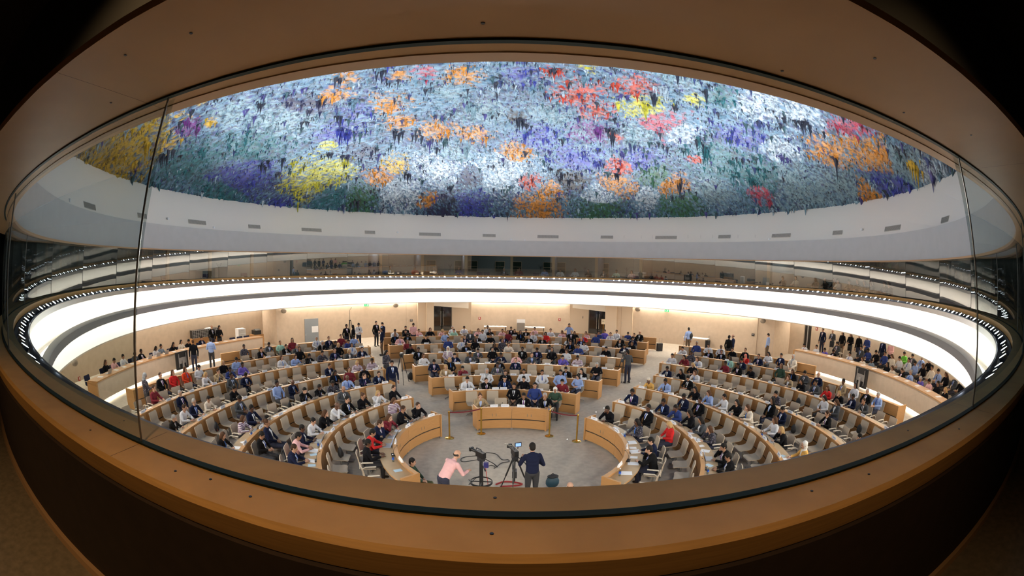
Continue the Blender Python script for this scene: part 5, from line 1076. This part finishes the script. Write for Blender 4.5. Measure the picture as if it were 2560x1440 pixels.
def suitcase(p, rz, label, m):
    r = empty('suitcase', p, rz); MB().box((0, 0, .33), (.38, .24, .56)).build('case_body', m, r); MB().tube([(-.12, -.08, .60), (-.12, -.08, .95), (.12, -.08, .95), (.12, -.08, .60)], .010, 6).build('pull_handle', GREYP, r)
    for sx in (-1, 1): MB().ball((sx*.15, -.08, .035), .035, 8).build('wheel', PLAST, r)
    tag(r, label, 'suitcase'); return r
suitcase(at(2222, 1048, .25), .4, 'grey wheeled suitcase at the end of the right block partition', M_('grey suitcase', (.16, .16, .16), .5)); suitcase(at(1768, 872, .33), .7, 'black suitcase with raised handle beside the right side table', BAGK)
suitcase(at(1648, 880, .28), .2, 'black case standing at the right end of the back partition', BAGK); suitcase(at(1008, 853, .3), .2, 'black case in the left aisle behind the standing men', BAGK)
backpack(at(1027, 950, .05), .3, 'black bag on the floor beside the fourth centre desk', BAGK)
for i, (px, py) in enumerate(((940, 905), (922, 877), (930, 885), (946, 915), (1490, 1030), (1540, 1011), (1566, 990), (1580, 973), (1597, 963), (1418, 1098), (1510, 1020), (1048, 1022), (1059, 1028), (1600, 957))):
    p = at(px, py, zfl(*at(px, py, .05)[:2])+.003); r = MB().lathe([(0, .005), (.014, .004), (.016, 0)], n=12).build('floor_light', emis('floor stud light', (1, .97, .9), 6.) if 'floor stud light' not in MATS else MATS['floor stud light']); r.location = p; tag(r, 'tiny lit stud in the aisle floor', 'floor light', 'lit studs in the aisle floor')
# ---- white band above the fascia: air vents and small cameras
VG = M_('vent grey metal', (.50, .47, .43), .6); VD = M_('vent dark', (.20, .19, .17), .7)
def vent(r, W):
    MB().box((0, -.02, 0), (W, .03, .23)).build('vent_frame', VG, r); m = MB(); n = int(W/.045)
    for i in range(n): m.box((-W/2+.03+i*(W-.06)/(n-1), -.038, 0), (.014, .008, .19))
    m.build('vent_grille', VD, r)
for i, (px, py, W) in enumerate(((223, 516, 1.15), (355, 540, .75), (493, 556, 1.4), (636, 567, .9), (779, 575, 1.5), (925, 581, .75), (1075, 586, 1.6), (1223, 589, .95), (1370, 592, 1.55), (1517, 593, .9), (1665, 594, 1.6), (1811, 592, .9), (1953, 589, 1.45), (2094, 582, .75), (2232, 571, 1.35), (2364, 550, .75))):
    p = onwall(px, py, 16.16); a = angp(p); r = empty('air_vent', p); r.rotation_euler = (R_(-17), 0, R_(a)+PI); vent(r, W); tag(r, '%s grey slatted air vent, %s from the left on the white band' % ('long' if W > 1.1 else 'short', nth(i)), 'air vent', 'air vents on the white band')
for i, (px, py) in enumerate(((172, 501), (419, 547), (533, 569), (994, 581), (1278, 599), (1312, 600), (1924, 598), (2155, 574))):
    p = onwall(px, py, 16.14); a = angp(p); r = empty('ceiling_camera', p, R_(a)+PI); MB().box((0, -.04, 0), (.10, .08, .10)).build('housing', PAPER, r); MB().lathe([(0, 0), (.045, 0), (.04, .05), (0, .06)], n=12).build('lens', PLAST, r); tag(r, 'small white camera, %s from the left on the white band' % nth(i), 'camera', 'small cameras on the white band')
hp = MB()
for px in (1560, 1603, 1631, 1720, 1752, 1782, 1845, 1888): p = onwall(px, 594, 16.17); hp.box((p.x, p.y, p.z), (.012, .01, .34), R_(angp(p)))
tag(hp.build('access_panel_joint', VG, wb), 'faint joints of access panels')
# ---- far gallery: interpreters booths with people, posts, equipment
POSTW = M_('booth post wood', (.33, .22, .13), .5)
for i, a in enumerate((-88.5, -100.3, -111.7, -145.6, -156.4, -167.6, -179.3, 170.0, 159.0, 147.5, 113.9)):
    p = ring(a, 16.75, 0); r = MB().box((0, 0, 0), (.20, .12, 1.60)).build('booth_post', POSTW, None, (p.x, p.y, Z(-.02)), R_(a)); tag(r, 'wooden booth post behind the gallery glass, %s from the left' % nth(i), 'post', 'booth posts'); 
for i, (a, m) in enumerate(((-122.9, DGAL), (-145.6, DGAL2), (-156.4, DGAL2), (-167.6, DGAL2), (-179.3, DGAL2), (170.0, DGAL2), (159.0, DGAL2), (147.5, DGAL2), (113.9, DGAL))):
    radial_wall('wall_booth_%d' % (i+1), a, 17.12, 19.85, 'dark partition wall between gallery booths', .08, Z(-1.75), Z(1.25), m)
struct(MB().lathe([(17.3, Z(-1.0)), (17.3, Z(-1.75)), (17.34, Z(-1.75)), (17.34, Z(-1.0))], 55, 305, n=100, closed=True).build('trim_9', DARKW), 'dark front panel of the booth counters', 'trim') if False else None
cd_ = MB().lathe([(16.5, Z(-.92)), (17.05, Z(-.92)), (17.05, Z(-.96)), (16.5, Z(-.96))], 112, 272, n=120, closed=True, caps=True).build('booth_counter', M_('booth counter wood', (.25, .17, .10), .5)); tag(cd_, 'long curved counter inside the gallery booths', 'counter')
GL = Z(-1.75)+.02
struct(MB().lathe([(16.9, Z(-1.75)), (16.9, Z(-1.75)+.30), (19.85, Z(-1.75)+.30), (19.85, Z(-1.75))], 60, 300, n=120, closed=True, caps=True).build('floor_booths', GCARPET), 'raised carpet floor of the gallery booths', 'floor')
GP = [(975, 't', 'u', 'm'), (1045, 'r', 'g', 'l'), (1084, 'g', 'g', 'l'), (1148, 'U', 'k', 'm'), (1260, 'g', 'g', 'l'), (1280, 'm', 'k', 'm'), (1298, 'm', 'L', 'm'), (1362, 'b', 'k', 'm'), (1399, 'w', 'k', 'm'), (1438, 'w', 'L', 'm'), (1471, 'B', 'b', 'l'), (1503, 'n', 'k', 'm'), (1541, 'e', 'k', 'm'), (1580, 'p', 'L', 'l'),
      (1960, 'B', 'k', 'm'), (1990, 'c', 'b', 'l'), (2042, 'B', 'l', 'd'), (2066, 'B', 'a', 'l'), (2087, 'B', 'l', 'm'), (2099, 'w', 'k', 'l'), (2127, 'B', 'k', 'l'), (2145, 'B', 'L', 'm'), (2165, 'B', 'l', 'm'), (2181, 'B', 'L', 'm'), (2213, 'B', 'k', 'm'), (2227, 'B', 'L', 'm')]
for i, (px, tp, hr_, sk) in enumerate(GP):
    a = angp(onwall(px, 680, 17.25))
    for wa_ in (-145.6, -156.4, -167.6, -179.3, 170.0, 159.0, 147.5, 113.9):
        if abs(a-wa_) < 1.6: a = wa_+(1.6 if a > wa_ else -1.6)
    p = ring(a, 17.3, GL+.28); person(p, facing(p, (0, 0)), tp, hr_, sk, 'desk' if i % 3 else 'type', 'behind the upper gallery glass, %s from the left' % nth(i), None, 1.0, None, True)
for i, px in enumerate((420, 522, 617, 998, 1103, 1200, 1217, 1340, 1420, 1480, 2018, 2110)):
    a = angp(onwall(px, 680, 17.6)); p = ring(a, 17.7, GL+.28); c = copy_tree(CH_N if px < 1900 else CH_D, p, facing(p, (0, 0))); tag(c, 'chair behind the gallery glass, %s from the left' % nth(i), 'chair', 'gallery chairs')
for i, px in enumerate((418, 519, 618, 986, 1091, 1216, 1493)): 
    a = angp(onwall(px, 680, 16.8)); p = ring(a, 16.75, Z(-.92)); o = copy_tree(PROTO['water_bottle'], p, 0); tag(o, 'water bottle on the gallery counter, %s from the left' % nth(i), 'water bottle', 'gallery bottles')
for i, px in enumerate((1078, 1149, 1182, 1250, 1292, 1370, 1402, 1510)):
    a = angp(onwall(px, 655, 19.7)); p = ring(a, 19.8, Z(-.1)); r = empty('booth_window', p, R_(a)+PI); MB().box((0, 0, 0), (.75, .04, .85)).build('pane', GREEND, r)
    m = MB(); [m.box((x, -.03, 0), (.03, .03, .88)) for x in (-.38, .38)]; [m.box((0, -.03, z), (.76, .03, .03)) for z in (-.43, 0, .43)]; m.build('window_frame', POSTW, r); tag(r, 'small framed inner window at the back of the gallery booths, %s from the left' % nth(i), 'window', 'booth windows')
for i, px in enumerate((545, 980, 1125, 1245, 1352, 1463, 1568)):
    a = angp(onwall(px, 655, 18.6)); p = ring(a, 18.5, GL); r = empty('coat_stand', p, i*.5); MB().tube([(0, 0, .02), (0, 0, 1.75)], .02, 8).lathe([(0, 0), (.2, 0), (.18, .03), (0, .03)], n=16).build('pole', PLAST, r)
    for j in range(4): b = j*PI/2; MB().tube([(0, 0, 1.55), (.15*math.cos(b), .15*math.sin(b), 1.68), (.2*math.cos(b), .2*math.sin(b), 1.80)], .012, 6).build('hook', PLAST, r)
    tag(r, 'black coat stand in the gallery booths, %s from the left' % nth(i), 'coat stand', 'coat stands')

# papers and a few laptops along the two platform desks; microphone boom by the left aisle
for side, a0, n in (('left', -72.5, 17), ('right', 105.5, 20)):
    for j in range(n):
        a = a0-(2.3*j if side == 'left' else 3.1*j); q = ring(a, 17.95, PZ+(1.02 if side == 'left' else 1.11)); u = rr_ng.random()
        if side == 'left' and u < .3: put('laptop', q, R_(a)+PI, 'open laptop on the left platform desk, %s item from the near end' % nth(j))
        else: paper(q, R_(a)+rr_ng.uniform(-.4, .4), 'white paper on the %s platform desk, %s item from the %s end' % (side, nth(j), 'near' if side == 'left' else 'far'), group='papers on the platform desks')
p = at(876, 852, .33); rr_ = math.hypot(p.x, p.y); p = p*(18.6/rr_) if rr_ > 18.6 else p
r = empty('microphone_stand', (p.x, p.y, zfl(p.x, p.y)), .4); tripod(r, 1.5, .35); MB().tube([(0, 0, 1.5), (0, 0, 2.25), (.12, 0, 2.4)], .012, 6).ball((.13, 0, 2.42), .03, 8).build('boom', CAMB, r); tag(r, 'tall black microphone stand by the left back wall', 'microphone stand')
